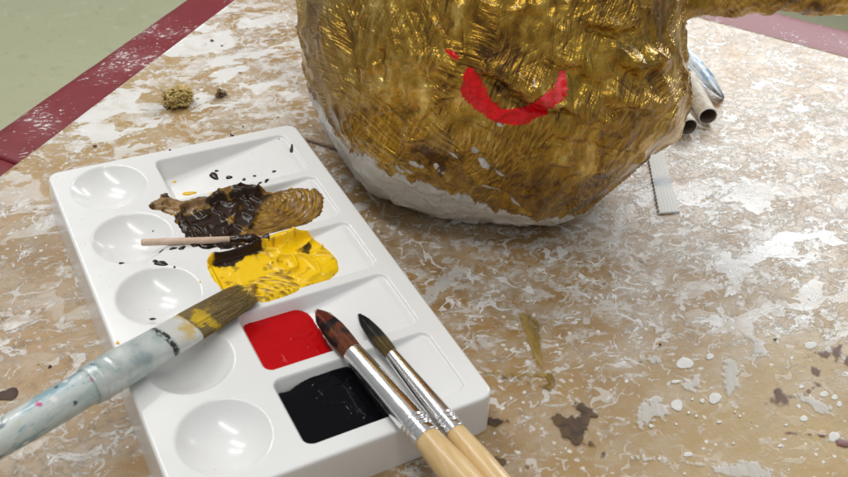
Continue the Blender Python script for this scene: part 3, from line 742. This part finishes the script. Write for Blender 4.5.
splashes('brown_splash', [(214, 176, 3.0, 5.5, .3), (216.5, 171, 1.6, 1.4, 0), (229, 177.5, 2.6, 2.2, 0), (244, 179.5, 1.8, 1.4, 0), (254.5, 176, 1.4, 1.2, 0), (267, 180, 4.5, 1.3, .9), (274, 171.5, 1.8, 1.3, .6),
         (260, 183, 2, 1, .5), (291.5, 149.5, 5.0, 1.5, 1.2), (279, 139, .7, .6, 0), (232.5, 135.5, 1.5, .9, 0), (170, 150, 1.2, .8, 0), (121.5, 263, 1.9, 1.3, 0), (161, 263.5, 5.5, 2.2, -.35), (155, 261, 2, 1.2, .4), (174.5, 267, 1.0, .9, 0),
         (152.5, 319, 2.1, 1.6, 0), (161, 251, 2.6, 1.1, .5), (173, 248.5, 3.2, 1.2, .1), (182, 248, 3, 1.6, 0), (153, 231, .7, .5, 0)], BR)
splashes('yellow_splash', [(189, 193.5, 5.5, 2.2, -.5), (214, 193.5, 4.0, 2.2, .3), (174.5, 182, 2.0, 1.1, -.3), (291, 183.6, 1.3, 1.0, 0), (117.5, 343, 1.3, 1.2, 0), (200, 282, .8, .8, 0), (182.5, 222.5, 1.8, 2.4, 0), (174, 215, 1.5, 1, 0)],
         m_paint('yellow_splash', (.88, .54, .012), None, .18))

# ------------------------------------------------------------------ wooden stick lying in the paint
def along(P0, P1, V): 
    a = np.asarray(P1) - np.asarray(P0); return ((np.asarray(V) - np.asarray(P0)) @ a) / (a @ a)
p0 = at(141, 242.5, H_ + .0030); p1 = at(266, 238.5, H_ + .0002)
Lq = np.linalg.norm(p1 - p0)
V, F = sections(p0, p1, [(0, .0016, .0016), (.0003, .0022, .0022), (.001, .0026, .0026), (Lq * .5, .0026, .0026), (Lq, .0025, .0025)], 16)
stk = tag(build('wooden_stick', V, F, m_wood('pale_wood', (.60, .42, .30), (.70, .53, .41), math.atan2(p1[1] - p0[1], p1[0] - p0[0]) - math.pi / 2, rough=.55, coat=0)), 'thin pale wooden stick with its end dipped in the brown paint', 'stick')
tt = np.linspace(.70, 1.03, 60); cpt = [p0 + (p1 - p0) * t for t in tt]
crad = [.0027 + .0006 * float(sstep(.70, .80, t)) + .0006 * math.sin(t * 31) * float(sstep(.72, .85, t)) for t in tt]; crad[0] = .0024; crad[-1] = .002
V, F = tube(cpt, crad, 20); V = np.array(V); V += fbm(V, 220, 3)[:, None] * np.array([.0006, .0006, .0009])
build('paint_coat', V, F, BR, stk)

# ------------------------------------------------------------------ brushes
def hairs(mb, al, p0, p1, secs, count, r, splay=.0, wild=.0):
    a, s, u = frame(np.asarray(p1) - np.asarray(p0)); ts = [q[0] for q in secs]; Lh = ts[-1]
    for _ in range(count):
        th = random.uniform(0, 2 * math.pi); f = math.sqrt(random.uniform(.55, 1.08)); end = random.uniform(.86, 1.03)
        jit = random.gauss(0, wild); jit2 = random.gauss(0, wild * .5); pts = []; rad = []
        for k in range(7):
            t = k / 6 * end; T = t * Lh
            rx = np.interp(T, ts, [q[1] for q in secs]); ry = np.interp(T, ts, [q[2] for q in secs])
            pts.append(np.asarray(p0) + a * T + s * (rx * f * math.cos(th) + jit * t * t) + u * (ry * f * math.sin(th) + jit2 * t * t)); rad.append(r * (1 - .75 * (k / 6) ** 2))
        V, F = tube(pts, rad, 3, False); mb.add(V, F); al += [k / 6 * end for k in range(7) for _ in range(3)]
def lerp_secs(secs, n):
    t = np.linspace(secs[0][0], secs[-1][0], n); return [(x, np.interp(x, [q[0] for q in secs], [q[1] for q in secs]), np.interp(x, [q[0] for q in secs], [q[2] for q in secs])) for x in t]
def pchip(secs, n):
    T = np.array([q[0] for q in secs]); out = []
    for x in np.linspace(T[0], T[-1], n):
        i = min(max(np.searchsorted(T, x) - 1, 0), len(T) - 2); f = (x - T[i]) / (T[i + 1] - T[i]); f = f * f * (3 - 2 * f) * .5 + f * .5
        out.append((x, secs[i][1] + (secs[i + 1][1] - secs[i][1]) * f, secs[i][2] + (secs[i + 1][2] - secs[i][2]) * f))
    return out
# wide flat brush
zt, zh = H_ + .0045, H_ + .0150
tip = at(248, 292.5, zt); base = at(189, 326, H_ + .0095); joint = at(88, 386.5, zh); far = at(0, 439, zh + .0055)
ax = far - tip; ax /= np.linalg.norm(ax)
base = tip + ax * np.dot(base - tip, ax); joint = tip + ax * np.dot(joint - tip, ax)
lb = np.linalg.norm(base - tip); lf = np.linalg.norm(joint - base)
fb = empty('flat_brush', base); tag(fb, 'wide flat brush with paint-crusted pale handle, bristles resting in the yellow paint', 'paintbrush')
secs = [(0, .0112, .0112), (.002, .0108, .0108), (.03, .0108, .0108), (.075, .0095, .0095), (.14, .0080, .0080), (.20, .0062, .0062), (.215, .003, .003)]
V, F = sections(joint, joint + ax, pchip(secs, 60), 36)
build('handle', V, F, m_stained_handle(), fb)
fs = [(0, .0136, .0046), (lf * .06, .0138, .0050), (lf * .2, .0134, .0064), (lf * .45, .0125, .0092), (lf * .62, .0121, .0112), (lf * .66, .0121, .0116), (lf * .9, .0120, .0118), (lf * .95, .0119, .0118), (lf * 1.0, .0116, .0115), (lf * 1.01, .0105, .0105)]
fs2 = pchip(fs, 90)
fs2 = [(t, a + (.0006 * math.exp(-((t / lf - .80) / .012) ** 2) + .0005 * math.exp(-((t / lf - .92) / .012) ** 2)), b + (.0006 * math.exp(-((t / lf - .80) / .012) ** 2) + .0005 * math.exp(-((t / lf - .92) / .012) ** 2))) for t, a, b in fs2]
V, F = sections(base, base + ax, fs2, 48, sq=2.3)
tt = along(base, base + ax * lf, V)
build('ferrule', V, F, m_flat_ferrule(), fb, attrs=dict(along=1 - tt * .98, yellow=sstep(.28, .08, tt)))
bs = [(0, .0134, .0044), (lb * .3, .0132, .0042), (lb * .7, .0122, .0032), (lb, .0104, .0020)]
mb = MB(); al = []
V, F = sections(base, tip, [(t, a * .93, b * .9) for t, a, b in pchip([(-.003, .012, .004)] + bs[:-1] + [(lb * .94, .0100, .0014)], 24)], 28); mb.add(V, F); al += list(np.clip(along(base, tip, V), 0, 1))
hairs(mb, al, base, tip, bs, 1300, .00030, wild=.0009)
build('bristles', mb.V, mb.F, m_bristle('ochre_hog_bristle', [(.0, (.24, .17, .065)), (.35, (.19, .13, .050)), (.7, (.23, .16, .06)), (1.0, (.36, .24, .06))], .5, True), fb, attrs=dict(along=al))

def round_brush(label, tipx, sx, jx, ex, ztip, zst, rj, r0, rh, stops, belly):
    tip = at(*tipx, ztip); jn = at(*jx, zst); ax = jn - tip; L = np.linalg.norm(ax); ax /= L
    st_ = at(*sx, ztip + (zst - ztip) * .35); st = tip + ax * np.dot(st_ - tip, ax)
    lf = np.linalg.norm(jn - st); lb = np.linalg.norm(st - tip)
    root = empty('round_brush', jn); tag(root, label, 'paintbrush', 'round brushes lying on the front of the palette')
    hs = pchip([(0, rj * .93, rj * .93), (.002, rj * .97, rj * .97), (.03, rh, rh), (.06, rh * 1.03, rh * 1.03), (.11, rh * .8, rh * .8), (.15, rh * .62, rh * .62), (.155, rh * .3, rh * .3)], 50)
    V, F = sections(jn, jn + ax, hs, 36)
    build('handle', V, F, m_wood('varnished_wood', (.60, .40, .17), (.70, .50, .25), math.atan2(ax[1], ax[0]) - math.pi / 2), root)
    n = 110; fsx = []
    for t in np.linspace(0, 1, n):
        r = r0 + (rj - r0) * (t / .86) ** .95 if t < .86 else rj
        for c in (.845, .885, .93): r -= rj * .07 * math.exp(-((t - c) / .009) ** 2)
        r += rj * .05 * (math.exp(-((t - .865) / .01) ** 2) + math.exp(-((t - .908) / .01) ** 2))
        fsx.append((t * lf * 1.01, r, r))
    V, F = sections(st, st + ax, [(0, r0 * .9, r0 * .9)] + fsx, 40)
    build('ferrule', V, F, CHROME, root, attrs=dict(stain=sstep(.8, .9, along(st, jn, V))))
    bs = [(0, r0 * .93, r0 * .93), (lb * .25, r0 * belly, r0 * belly * .95), (lb * .55, r0 * belly, r0 * .92), (lb * .82, r0 * .80, r0 * .62), (lb * .94, r0 * .40, r0 * .34), (lb, r0 * .14, r0 * .12)]
    mb = MB(); al = []
    V, F = sections(st, tip, [(t, a * .97, b * .97) for t, a, b in pchip(bs, 26)], 26); mb.add(V, F); al += list(np.clip(along(st, tip, V), 0, 1))
    hairs(mb, al, st, tip, bs, 500, .00022, wild=.0005)
    M = Mat('wet_sable'); P = M.co(); f = M.attr('along')
    side = M.math('ADD', f, M.math('MULTIPLY', M.math('SUBTRACT', M.noise(95, P, 3), .5), 1.3))
    c = M.ramp(side, stops)
    build('bristles', mb.V, mb.F, M.set(Base_Color=c, Roughness=.34, Specular_IOR_Level=.2, Coat_Weight=.12, Coat_Roughness=.15), root, attrs=dict(along=al))
    return root
rub = [(.0, (.20, .055, .018)), (.30, (.19, .05, .018)), (.40, (.012, .008, .008)), (.72, (.010, .006, .006)), (.82, (.19, .035, .02)), (1.0, (.22, .03, .02))]
rub2 = [(.0, (.12, .075, .015)), (.22, (.085, .055, .012)), (.42, (.016, .014, .010)), (1.0, (.006, .005, .005))]
round_brush('thicker round brush with red and black paint on its bristles, tip over the red paint', (317, 311), (354, 352.5), (426.5, 438), None, H_ + .0045, H_ + .0118, .0088, .0069, .0100, rub, 1.05)
round_brush('thinner round brush with blackened tip and olive bristles, farther from the red paint', (359.5, 315), (392.8, 354.5), (455, 432), None, H_ + .0030, H_ + .0096, .0069, .0045, .0082, rub2, 1.12)

# ------------------------------------------------------------------ papier mache figure
SB = .765
Cpx = (495, 5); CB = atd(*Cpx, SB)
nv = (CAM - CB) / np.linalg.norm(CAM - CB); right = RM[:, 0] - nv * (RM[:, 0] @ nv); right /= np.linalg.norm(right); upv = np.cross(nv, right)
outline = [(299, 0), (300, 20), (302, 50), (308, 85), (316, 110), (328, 136), (344, 161), (357, 181), (371, 193), (395, 202), (430, 212), (470, 218), (510, 223), (540, 224.5), (560, 219.5), (590, 206), (615, 188), (640, 168.5),
           (662, 151), (679, 137), (683, 124), (686, 108), (689, 92), (688, 76), (686, 46), (686, 16), (688, 0), (690, -40), (684, -90), (664, -145), (620, -190), (560, -212), (490, -218), (420, -205), (360, -170), (322, -120), (304, -60)]
ol = smooth_poly(np.array(outline, float), 6); oa = np.arctan2(-(ol[:, 1] - Cpx[1]), ol[:, 0] - Cpx[0]); orr = np.hypot(ol[:, 0] - Cpx[0], ol[:, 1] - Cpx[1])
o_ = np.argsort(oa); oa, orr = oa[o_], orr[o_]
TA = np.linspace(-math.pi, math.pi, 361); TR = np.interp(TA, oa, orr, period=2 * math.pi)
bm = bmesh.new(); bmesh.ops.create_icosphere(bm, subdivisions=8, radius=1)
D = np.array([v.co for v in bm.verts]); FB = [[v.index for v in f.verts] for f in bm.faces]; bm.free()
# local axes: the dense mesh directions in (right, up, toward camera)
phi = np.arctan2(D[:, 1], D[:, 0]); cosp = np.hypot(D[:, 0], D[:, 1]); sinp = D[:, 2]
RW = TR * SB / FPX
DEP = .158
def body_points(RW):
    R_ = np.interp(phi, TA, RW)
    cp = cosp ** .97                                   # a little squarer than an ellipsoid
    return CB + (R_ * cp * np.cos(phi))[:, None] * right + (R_ * cp * np.sin(phi))[:, None] * upv + (DEP * np.sign(sinp) * np.abs(sinp) ** 1.0)[:, None] * nv
for _ in range(6):
    Vb = body_points(RW); Vb[:, 2] = np.where(Vb[:, 2] < .004, .004 + (Vb[:, 2] - .004) * .02, Vb[:, 2])
    q = proj(Vb); a_ = np.arctan2(-(q[:, 1] - Cpx[1]), q[:, 0] - Cpx[0]); r_ = np.hypot(q[:, 0] - Cpx[0], q[:, 1] - Cpx[1])
    b_ = np.clip(((a_ + math.pi) / (2 * math.pi) * 180).astype(int), 0, 179); mx = np.zeros(180); np.maximum.at(mx, b_, r_)
    cen = -math.pi + (np.arange(180) + .5) * 2 * math.pi / 180
    ratio = np.interp(TA, oa, orr, period=2 * math.pi) / np.interp(TA, cen, mx, period=2 * math.pi)
    kk = np.exp(-.5 * (np.arange(-8, 9) / 2.5) ** 2); kk /= kk.sum(); ratio[-1] = ratio[0]
    ratio = np.convolve(np.concatenate([ratio[-9:-1], ratio, ratio[1:9]]), kk, 'valid')
    RW = RW * (1 + .7 * (ratio - 1))
print('body min z', Vb[:, 2].min(), 'center', CB, 'ratio', ratio.min(), ratio.max())
tri0 = BVHTree.FromPolygons([tuple(v) for v in Vb], FB)
def hit(tree, x, y):
    d = ray(x, y); h = tree.ray_cast(Vector(CAM), Vector(d / np.linalg.norm(d)))
    return np.array(h[0]) if h[0] is not None else None
def hits(tree, pts):
    return np.array([h for h in (hit(tree, *p) for p in pts) if h is not None])
nrmB = Vb - CB; nrmB /= np.linalg.norm(nrmB, axis=1)[:, None]
disp = fbm(Vb, 11, 2) * .0050 + fbm(Vb, 34, 2, .5) * .0013
wr = 1 - np.abs(fbm(Vb + fbm(Vb, 20, 2)[:, None] * .02, 26, 2, off=4.)) * 2
disp += np.clip(wr, 0, 1) ** 5 * .0026
# folds in the pasted paper, and two cracks
for pts, hgt, wid in (([(478, 58), (500, 72), (530, 88), (560, 98), (600, 118), (640, 136)], .0105, .010), ([(582, 18), (612, 24), (640, 24)], .0045, .006), ([(600, 95), (640, 104), (676, 114)], .0075, .009),
                      ([(556, 120), (590, 134), (640, 150)], .0070, .008), ([(545, 150), (585, 165), (618, 172)], .0050, .008), ([(610, 50), (640, 62), (672, 60)], .0055, .009), ([(650, 20), (655, 60), (668, 95)], .0050, .009), ([(380, 45), (383, 62), (380, 80)], -.0060, .005), ([(455, 80), (430, 60), (405, 55)], .0030, .008), ([(436, 20), (442, 50), (470, 80)], .0030, .008),
                      ([(476, 150), (488, 168), (505, 178)], -.0050, .003), ([(498, 190), (514, 202), (532, 213)], -.0045, .003), ([(320, 20), (330, 70), (340, 110)], .0035, .008), ([(345, 10), (352, 60), (362, 100)], -.0035, .007),
                      ([(560, 60), (600, 70), (650, 66)], .0035, .008), ([(340, 170), (395, 178), (440, 192), (500, 208), (540, 216)], .0018, .004)):
    h = hits(tri0, pts)
    if len(h) > 1:
        d, t = line_d(Vb + fbm(Vb, 60, 2)[:, None] * .004, smooth_poly(h, 4, False)); w = np.sin(np.clip(t, .02, .98) * math.pi) ** .5
        disp += hgt * np.exp(-(d / wid) ** 2) * w
        if hgt > .003:                                # each fold casts a groove just under it
            d2, _t = line_d(Vb + upv * wid * 1.1 + fbm(Vb, 60, 2)[:, None] * .003, smooth_poly(h, 4, False)); disp -= .85 * hgt * np.exp(-(d2 / (wid * .6)) ** 2) * w
Vd = Vb + nrmB * disp[:, None]
Vd[:, 2] = np.maximum(Vd[:, 2], .0012)
# bare plaster along the base, found from the border's heights round the body
azc = CB[:2]
def azh(P): return np.arctan2(P[:, 1] - azc[1], P[:, 0] - azc[0]), P[:, 2]
border = hits(tri0, [(318, 104), (326, 118), (336, 131), (352, 149), (371, 160), (390, 173), (412, 179), (440, 189), (470, 198), (498, 207), (520, 213), (540, 217.5)])
ba, bz = azh(border); o_ = np.argsort(ba); ba, bz = ba[o_], bz[o_]
va, vz = azh(Vd)
va = np.where(va > ba[-1] + 2.0, va - 2 * math.pi, va)
zl = np.interp(va, np.concatenate([[ba[0] - 2.5, ba[0] - .9], ba[:1] * 0 + ba[0] - 0, ba[1:], [ba[-1] + .6, ba[-1] + 2.0]]) if False else np.concatenate([ba, [ba[-1] + .5]]), np.concatenate([bz, [.02]]), right=.02, left=bz[0] + .06)
mid = (ba[0] + ba[-1]) / 2
zl = np.where(va < ba[0], np.interp(va, [ba[0] - 1.2, ba[0]], [.03, bz[0]]), zl)
bare = np.clip(.5 + (zl - vz) / .030, 0, 1)
for pts, wd in (([(388, 156), (394, 164), (402, 172)], .0030), ([(402, 166), (410, 174)], .0035), ([(412, 163), (420, 167)], .0030), ([(435, 165), (442, 174)], .0030), ([(433, 148), (441, 155)], .0022), ([(474, 148), (484, 164), (496, 172), (504, 176)], .0022),
                ([(470, 182), (500, 190), (516, 202), (534, 212)], .0018), ([(448, 152), (455, 156)], .0022), ([(498, 124), (506, 128)], .0015), ([(541, 88), (547, 92)], .0022)):
    d, t = line_d(Vd, hits(tri0, pts)); bare = np.maximum(bare, .60 * np.exp(-(d / (wd * 1.6)) ** 2))
mt = hits(tri0, [(306, 10), (310, 50), (318, 90)]); d1, _ = line_d(Vd, mt)
matte = np.exp(-(d1 / .040) ** 2)
fig = empty('papier_mache_figure', (CB[0], CB[1], 0))
tag(fig, 'big gold painted papier mache head with a red smile and bare white base', 'papier mache figure')
build('body', Vd, FB, GOLD, fig, attrs=dict(bare=bare, matte=matte))
tree = BVHTree.FromPolygons([tuple(v) for v in Vd], FB)
# red smile, brushed on the surface
def painted_line(name, pts, widths, mat, lift=.0003, nv_=21, per=16, thin=None):
    c = smooth_poly(np.array(pts, float), per, False); w = np.interp(np.linspace(0, 1, len(c)), np.linspace(0, 1, len(widths)), widths)
    V = []; th = []; sd_ = []; m = len(c)
    for i in range(m):
        d = c[min(i + 1, m - 1)] - c[max(i - 1, 0)]; d /= np.linalg.norm(d); nn = np.array([-d[1], d[0]])
        for j in range(nv_):
            s = j / (nv_ - 1) * 2 - 1
            jag = 1 + .13 * float(fbm(np.array([[i * .12, 3. if s > 0 else 9., 0.]]), 1, 3)[0])
            q = c[i] + nn * s * w[i] * .66 * jag; h = tree.ray_cast(Vector(CAM), Vector(ray(*q)).normalized())
            P = np.array(h[0]); N = np.array(h[1])
            V.append(P + N * (lift + (1 - s * s) * max(0., .0004 + .0009 * float(fbm(P[None] , 120, 2)[0])))); th.append(np.interp(i / m, *thin) if thin else 0); sd_.append(max(abs(s), 0 if 2 < i < m - 3 else .9))
    F = [(i * nv_ + j, (i + 1) * nv_ + j, (i + 1) * nv_ + j + 1, i * nv_ + j + 1) for i in range(m - 1) for j in range(nv_ - 1)]
    return build(name, V, F, mat, fig, attrs=dict(thin=th, side=sd_))
SM = m_smile()
painted_line('smile', crop([(136, 196), (142, 238), (152, 272), (174, 308), (212, 336), (262, 349), (312, 336), (358, 312), (392, 286), (410, 250), (409, 205)], 424, 0, 2.98), [a / 2.98 for a in (8, 54, 66, 46, 40, 46, 46, 52, 66, 46, 12)], SM, thin=([0, .55, .75, 1], [0, 0, 1, 1]))
painted_line('smile', crop([(66, 146), (82, 160), (104, 176)], 424, 0, 2.98), [2, 6, 2], SM)
# arms
def arm(p0, p1, p2, r0, r1, name='arm'):
    t = np.linspace(0, 1, 90)[:, None]; c = (1 - t) ** 2 * p0 + 2 * t * (1 - t) * p1 + t * t * p2
    V, F = tube(c, list(r0 + (r1 - r0) * t[:, 0]), 64); V = np.array(V); cc = np.repeat(c, 64, 0); n_ = V - cc; n_ /= np.linalg.norm(n_, axis=1)[:, None] + 1e-9
    V = V + n_ * (fbm(V, 22, 3) * .004 + fbm(V, 60, 3) * .003)[:, None]
    build(name, V, F, GOLD, fig, attrs=dict(bare=np.zeros(len(V)), matte=np.full(len(V), .15)))
arm(atd(655, -12, SB + .05), atd(740, -16, SB + .07), atd(900, -22, SB + .03), .028, .026)
arm(atd(335, -26, SB + .03), atd(300, -30, SB + .03), atd(240, -40, SB + .05), .024, .022)

# ------------------------------------------------------------------ small things round the figure
def hollow(p0, d, L, ro, ri, n=32, A=None):
    a, s, u = frame(d); V = []; F = []
    rings = [(ro, 0), (ro, L), (ri, L), (ri, 0)]
    rings = [(ri, L), (ri, .0004), (ri + .0003, 0), (ro - .0003, 0), (ro, .0004)] + [(ro, q) for q in np.linspace(.004, L, 30)]
    for k, (r, t) in enumerate(rings):
        for j in range(n):
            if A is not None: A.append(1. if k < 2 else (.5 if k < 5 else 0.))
            th = 2 * math.pi * j / n; V.append(np.asarray(p0) + a * t + r * (s * math.cos(th) + u * math.sin(th)))
    for k in range(len(rings) - 1):
        for j in range(n): F.append((k * n + j, (k + 1) * n + j, (k + 1) * n + (j + 1) % n, k * n + (j + 1) % n))
    return V, F
def m_card():
    M = Mat('rolled_cardboard'); P = M.co()
    w = M.noise(420, M.mapping(P, (1, .3, 1), (0, 0, 1.0)), 4)
    c = M.mix(M.rng(w, .35, .65), (.42, .36, .27), (.60, .54, .43))
    c = M.mix(M.rng(M.noise(60, P, 4), .5, .65, 0, .7), c, (.62, .60, .56))
    ins = M.attr('inside'); c = M.mix(M.rng(ins, .2, .5), c, (.74, .72, .68)); c = M.mix(M.rng(ins, .6, .95), c, (.16, .125, .09))  # pale rim; inner wall colour darkened to stand for shade in the hollow
    return M.set(Base_Color=c, Roughness=.6, Normal=M.bump(w, .4, .0006))
CARD = m_card()
r_t = .0096
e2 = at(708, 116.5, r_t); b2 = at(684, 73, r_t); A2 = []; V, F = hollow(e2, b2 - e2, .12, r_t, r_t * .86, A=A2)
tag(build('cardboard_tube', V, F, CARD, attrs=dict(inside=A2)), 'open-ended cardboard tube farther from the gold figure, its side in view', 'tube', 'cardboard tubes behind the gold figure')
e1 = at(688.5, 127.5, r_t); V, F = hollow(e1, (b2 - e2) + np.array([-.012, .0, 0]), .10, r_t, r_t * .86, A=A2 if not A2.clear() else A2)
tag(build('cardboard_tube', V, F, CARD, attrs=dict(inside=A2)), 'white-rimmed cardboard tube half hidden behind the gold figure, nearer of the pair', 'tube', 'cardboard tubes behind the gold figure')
# ribbed white strip
c_ = [at(645, 138, .0015), at(658, 134, .0015), at(659.6, 213, .0015), at(679.5, 211.5, .0015)]
nu, nvv = 29, 90; V = []; bl = []
for i in range(nvv):
    t = i / (nvv - 1)
    for j in range(nu):
        s = j / (nu - 1); s2 = s
        if j in (0, nu - 1): s2 = s + (.05 if j else -.05) * (1 if i % 4 < 2 else -.2)
        q = (c_[0] * (1 - s2) + c_[1] * s2) * (1 - t) + (c_[2] * (1 - s2) + c_[3] * s2) * t
        V.append((q[0], q[1], .0013 + math.pi * .000025 * math.cos(s * 2 * math.pi * 6) + .0004 * math.sin(t * 9))); bl.append(math.exp(-((t - .62) / .055) ** 2))
nb_ = len(V)
V += [(x, y, .0002) for x, y, z in V]; bl += bl
F = [(i * nu + j, (i + 1) * nu + j, (i + 1) * nu + j + 1, i * nu + j + 1) for i in range(nvv - 1) for j in range(nu - 1)]
per = [j for j in range(nu)] + [i * nu + nu - 1 for i in range(1, nvv)] + [(nvv - 1) * nu + j for j in range(nu - 2, -1, -1)] + [i * nu for i in range(nvv - 2, 0, -1)]
F += [(per[i], per[(i + 1) % len(per)], per[(i + 1) % len(per)] + nb_, per[i] + nb_) for i in range(len(per))]
M = Mat('ribbed_elastic'); c = M.mix(M.noise(300), (.76, .75, .71), (.84, .83, .80)); c = M.mix(M.math('MULTIPLY', M.attr('blue'), M.rng(M.noise(90), .3, .6, .3, .9)), c, (.36, .43, .52))
tag(build('ribbed_strip', V, F, M.set(Base_Color=c, Roughness=.75, Normal=M.bump(M.noise(900), .3, .0003)), attrs=dict(blue=bl)), 'white ribbed fabric strip with a blue-grey stain lying on the board', 'strip')
# blue and white patterned wrapper leaning on the tubes
P0 = smooth_poly(np.array([(684, 52), (691, 60), (700, 69), (710, 81), (717, 90), (724, 98)], float), 6, False)
wd = np.interp(np.linspace(0, 1, len(P0)), [0, .25, .6, .85, 1], [12, 15, 12, 6, 1.0]); V = []
for i, (p, w) in enumerate(zip(P0, wd)):
    t = i / (len(P0) - 1); d = P0[min(i + 1, len(P0) - 1)] - P0[max(i - 1, 0)]; d /= np.linalg.norm(d); nn = np.array([d[1], -d[0]])
    for j in range(9):
        s = j / 8 - .5; q = p + nn * s * w; zz = .021 * (1 - t) ** .8 + .003 + .003 * math.sin(s * 9 + t * 3); P = at(q[0], q[1], zz); V.append(P)
nb_ = len(V); V = [tuple(v) for v in V] + [(v[0], v[1], v[2] - .0005) for v in V]; m_ = len(P0)
F = [(i * 9 + j, (i + 1) * 9 + j, (i + 1) * 9 + j + 1, i * 9 + j + 1) for i in range(m_ - 1) for j in range(8)]; F += [tuple(a + nb_ for a in f[::-1]) for f in F]
M = Mat('blue_white_wrapper'); k_ = M.noise(210, M.mapping(M.warp(M.co(), 80, .006), (1, .35, 1), (0, 0, .9)), 3)
c = M.mix(M.rng(k_, .50, .58), (.76, .80, .82), (.34, .48, .66))
tag(build('paper_wrapper', V, F, M.set(Base_Color=c, Roughness=.7, Specular_IOR_Level=.3)), 'crumpled blue and white patterned paper scrap against the cardboard tubes', 'paper scrap')
# thin stick behind the palette
a0, a1 = at(306, 137.5, .0028), at(352, 152, .0028); V, F = sections(a0, a1, [(0, .0015, .0015), (.001, .0025, .0025), (np.linalg.norm(a1 - a0), .0025, .0025)], 14)
tag(build('wooden_stick', V, F, m_wood('weathered_wood', (.34, .25, .18), (.46, .36, .27), math.atan2((a1 - a0)[1], (a1 - a0)[0]) - math.pi / 2, rough=.7, coat=0)), 'thin brownish stick lying on the board between palette and gold figure', 'stick')
# dried clump of torn ochre sponge
def clump(cx, cy, sx, sy, hz, label, mat, n_fl, seed):
    random.seed(seed); c = at(cx, cy, 0); mb = MB()
    bm = bmesh.new(); bmesh.ops.create_icosphere(bm, subdivisions=5, radius=1)
    Q = np.array([v.co for v in bm.verts]); Fq = [[v.index for v in f.verts] for f in bm.faces]; bm.free()
    rr = 1 + fbm(Q, 1.7, 2, off=seed) * .5 + fbm(Q, 5, 3, off=seed) * .38 + np.abs(fbm(Q, 9, 2, off=seed)) * .35
    Q = Q * rr[:, None] * np.array([sx, sy, hz]) + c + np.array([0, 0, hz * .75]); Q[:, 2] = np.maximum(Q[:, 2], .0005); mb.add(Q, Fq)
    for _ in range(n_fl):
        th = random.uniform(0, 6.3); el = random.uniform(-.1, 1.3); d = np.array([math.cos(th) * math.cos(el), math.sin(th) * math.cos(el), math.sin(el)])
        b = c + d * np.array([sx, sy, hz]) * random.uniform(.75, 1.05) + np.array([0, 0, hz * .7]); a, s, u = frame(d + np.array([random.gauss(0, .5) for _ in range(3)])); w = random.uniform(.0008, .0022); l = random.uniform(.002, .005)
        W = [b - s * w, b + s * w, b + a * l * .6 + s * w * 1.2 + u * .001, b + a * l * .6 - s * w + u * .001, b + a * l + s * w * .2 - u * .0012]
        W = [np.array([q[0], q[1], max(q[2], .0006)]) for q in W]; mb.add(W + [q + u * .0004 for q in W], [(0, 1, 2, 3), (3, 2, 4), (8, 7, 6, 5), (9, 7, 8), (0, 5, 6, 1), (1, 6, 7, 2), (2, 7, 9, 4), (4, 9, 8, 3), (3, 8, 5, 0)])
    return tag(build('sponge_crumb' if n_fl > 40 else 'crumb', mb.V, mb.F, mat), label, 'crumb')
SPG = m_simple('dry_ochre_sponge', (.30, .19, .04), (.62, .48, .20), 170, .8, .6, .002)
clump(178, 103, .0125, .0095, .0075, 'crumpled dry yellow-ochre lump lying on the board behind the palette', SPG, 130, 3)
clump(221, 96, .0040, .0028, .0026, 'tiny brown dried crumb to the right of the yellow-ochre lump', m_simple('dry_brown_crumb', (.12, .07, .03), (.36, .27, .15), 250, .8, .5, .001), 12, 5)
clump(456, 222.5, .0042, .0020, .0016, 'small white plaster flake on the board in front of the gold figure', WHT, 8, 9)

# ------------------------------------------------------------------ light: a window at the back right and two tube lamps overhead
def area(name, loc, target, sx, sy, power, col, spread=180):
    l = bpy.data.lights.new(name, 'AREA'); l.shape = 'RECTANGLE'; l.size = sx; l.size_y = sy; l.energy = power; l.color = col; l.spread = math.radians(spread)
    o = bpy.data.objects.new(name, l); COL.objects.link(o); o.location = loc
    o.rotation_euler = (Vector(target) - Vector(loc)).to_track_quat('-Z', 'Y').to_euler(); return o
area('window_light', (1.95, .75, .95), (.3, -.1, 0), 1.3, 1.0, 36, (.93, .97, 1.0))
sd = at(236, 446, H_) - at(210, 430, H_); sang = math.atan2(sd[1], sd[0])
for c, pw in (((-.35, 1.15, 1.8), 13), ((-.05, 1.85, 1.8), 13), ((-.25, -.35, 1.8), 12)):
    o = area('ceiling_tube_light', c, (c[0], c[1], 0), 1.3, .08, pw, (1, .985, .95)); o.rotation_euler = (0, 0, sang)
w = bpy.data.worlds.new('World'); scene.world = w; w.use_nodes = True; nt_ = w.node_tree
bg = nt_.nodes['Background']; tc = nt_.nodes.new('ShaderNodeTexCoord'); sx_ = nt_.nodes.new('ShaderNodeSeparateXYZ'); rp = nt_.nodes.new('ShaderNodeValToRGB')
nt_.links.new(tc.outputs['Generated'], sx_.inputs[0]); nt_.links.new(sx_.outputs[2], rp.inputs[0]); nt_.links.new(rp.outputs[0], bg.inputs[0])
e = rp.color_ramp.elements; e[0].position = 0.0; e[0].color = (.50, .49, .47, 1); e[1].position = .75; e[1].color = (.80, .81, .82, 1)
bg.inputs[1].default_value = .50
scene.view_settings.view_transform = 'Standard'; scene.view_settings.look = 'None'; scene.view_settings.exposure = 0; scene.view_settings.gamma = 1
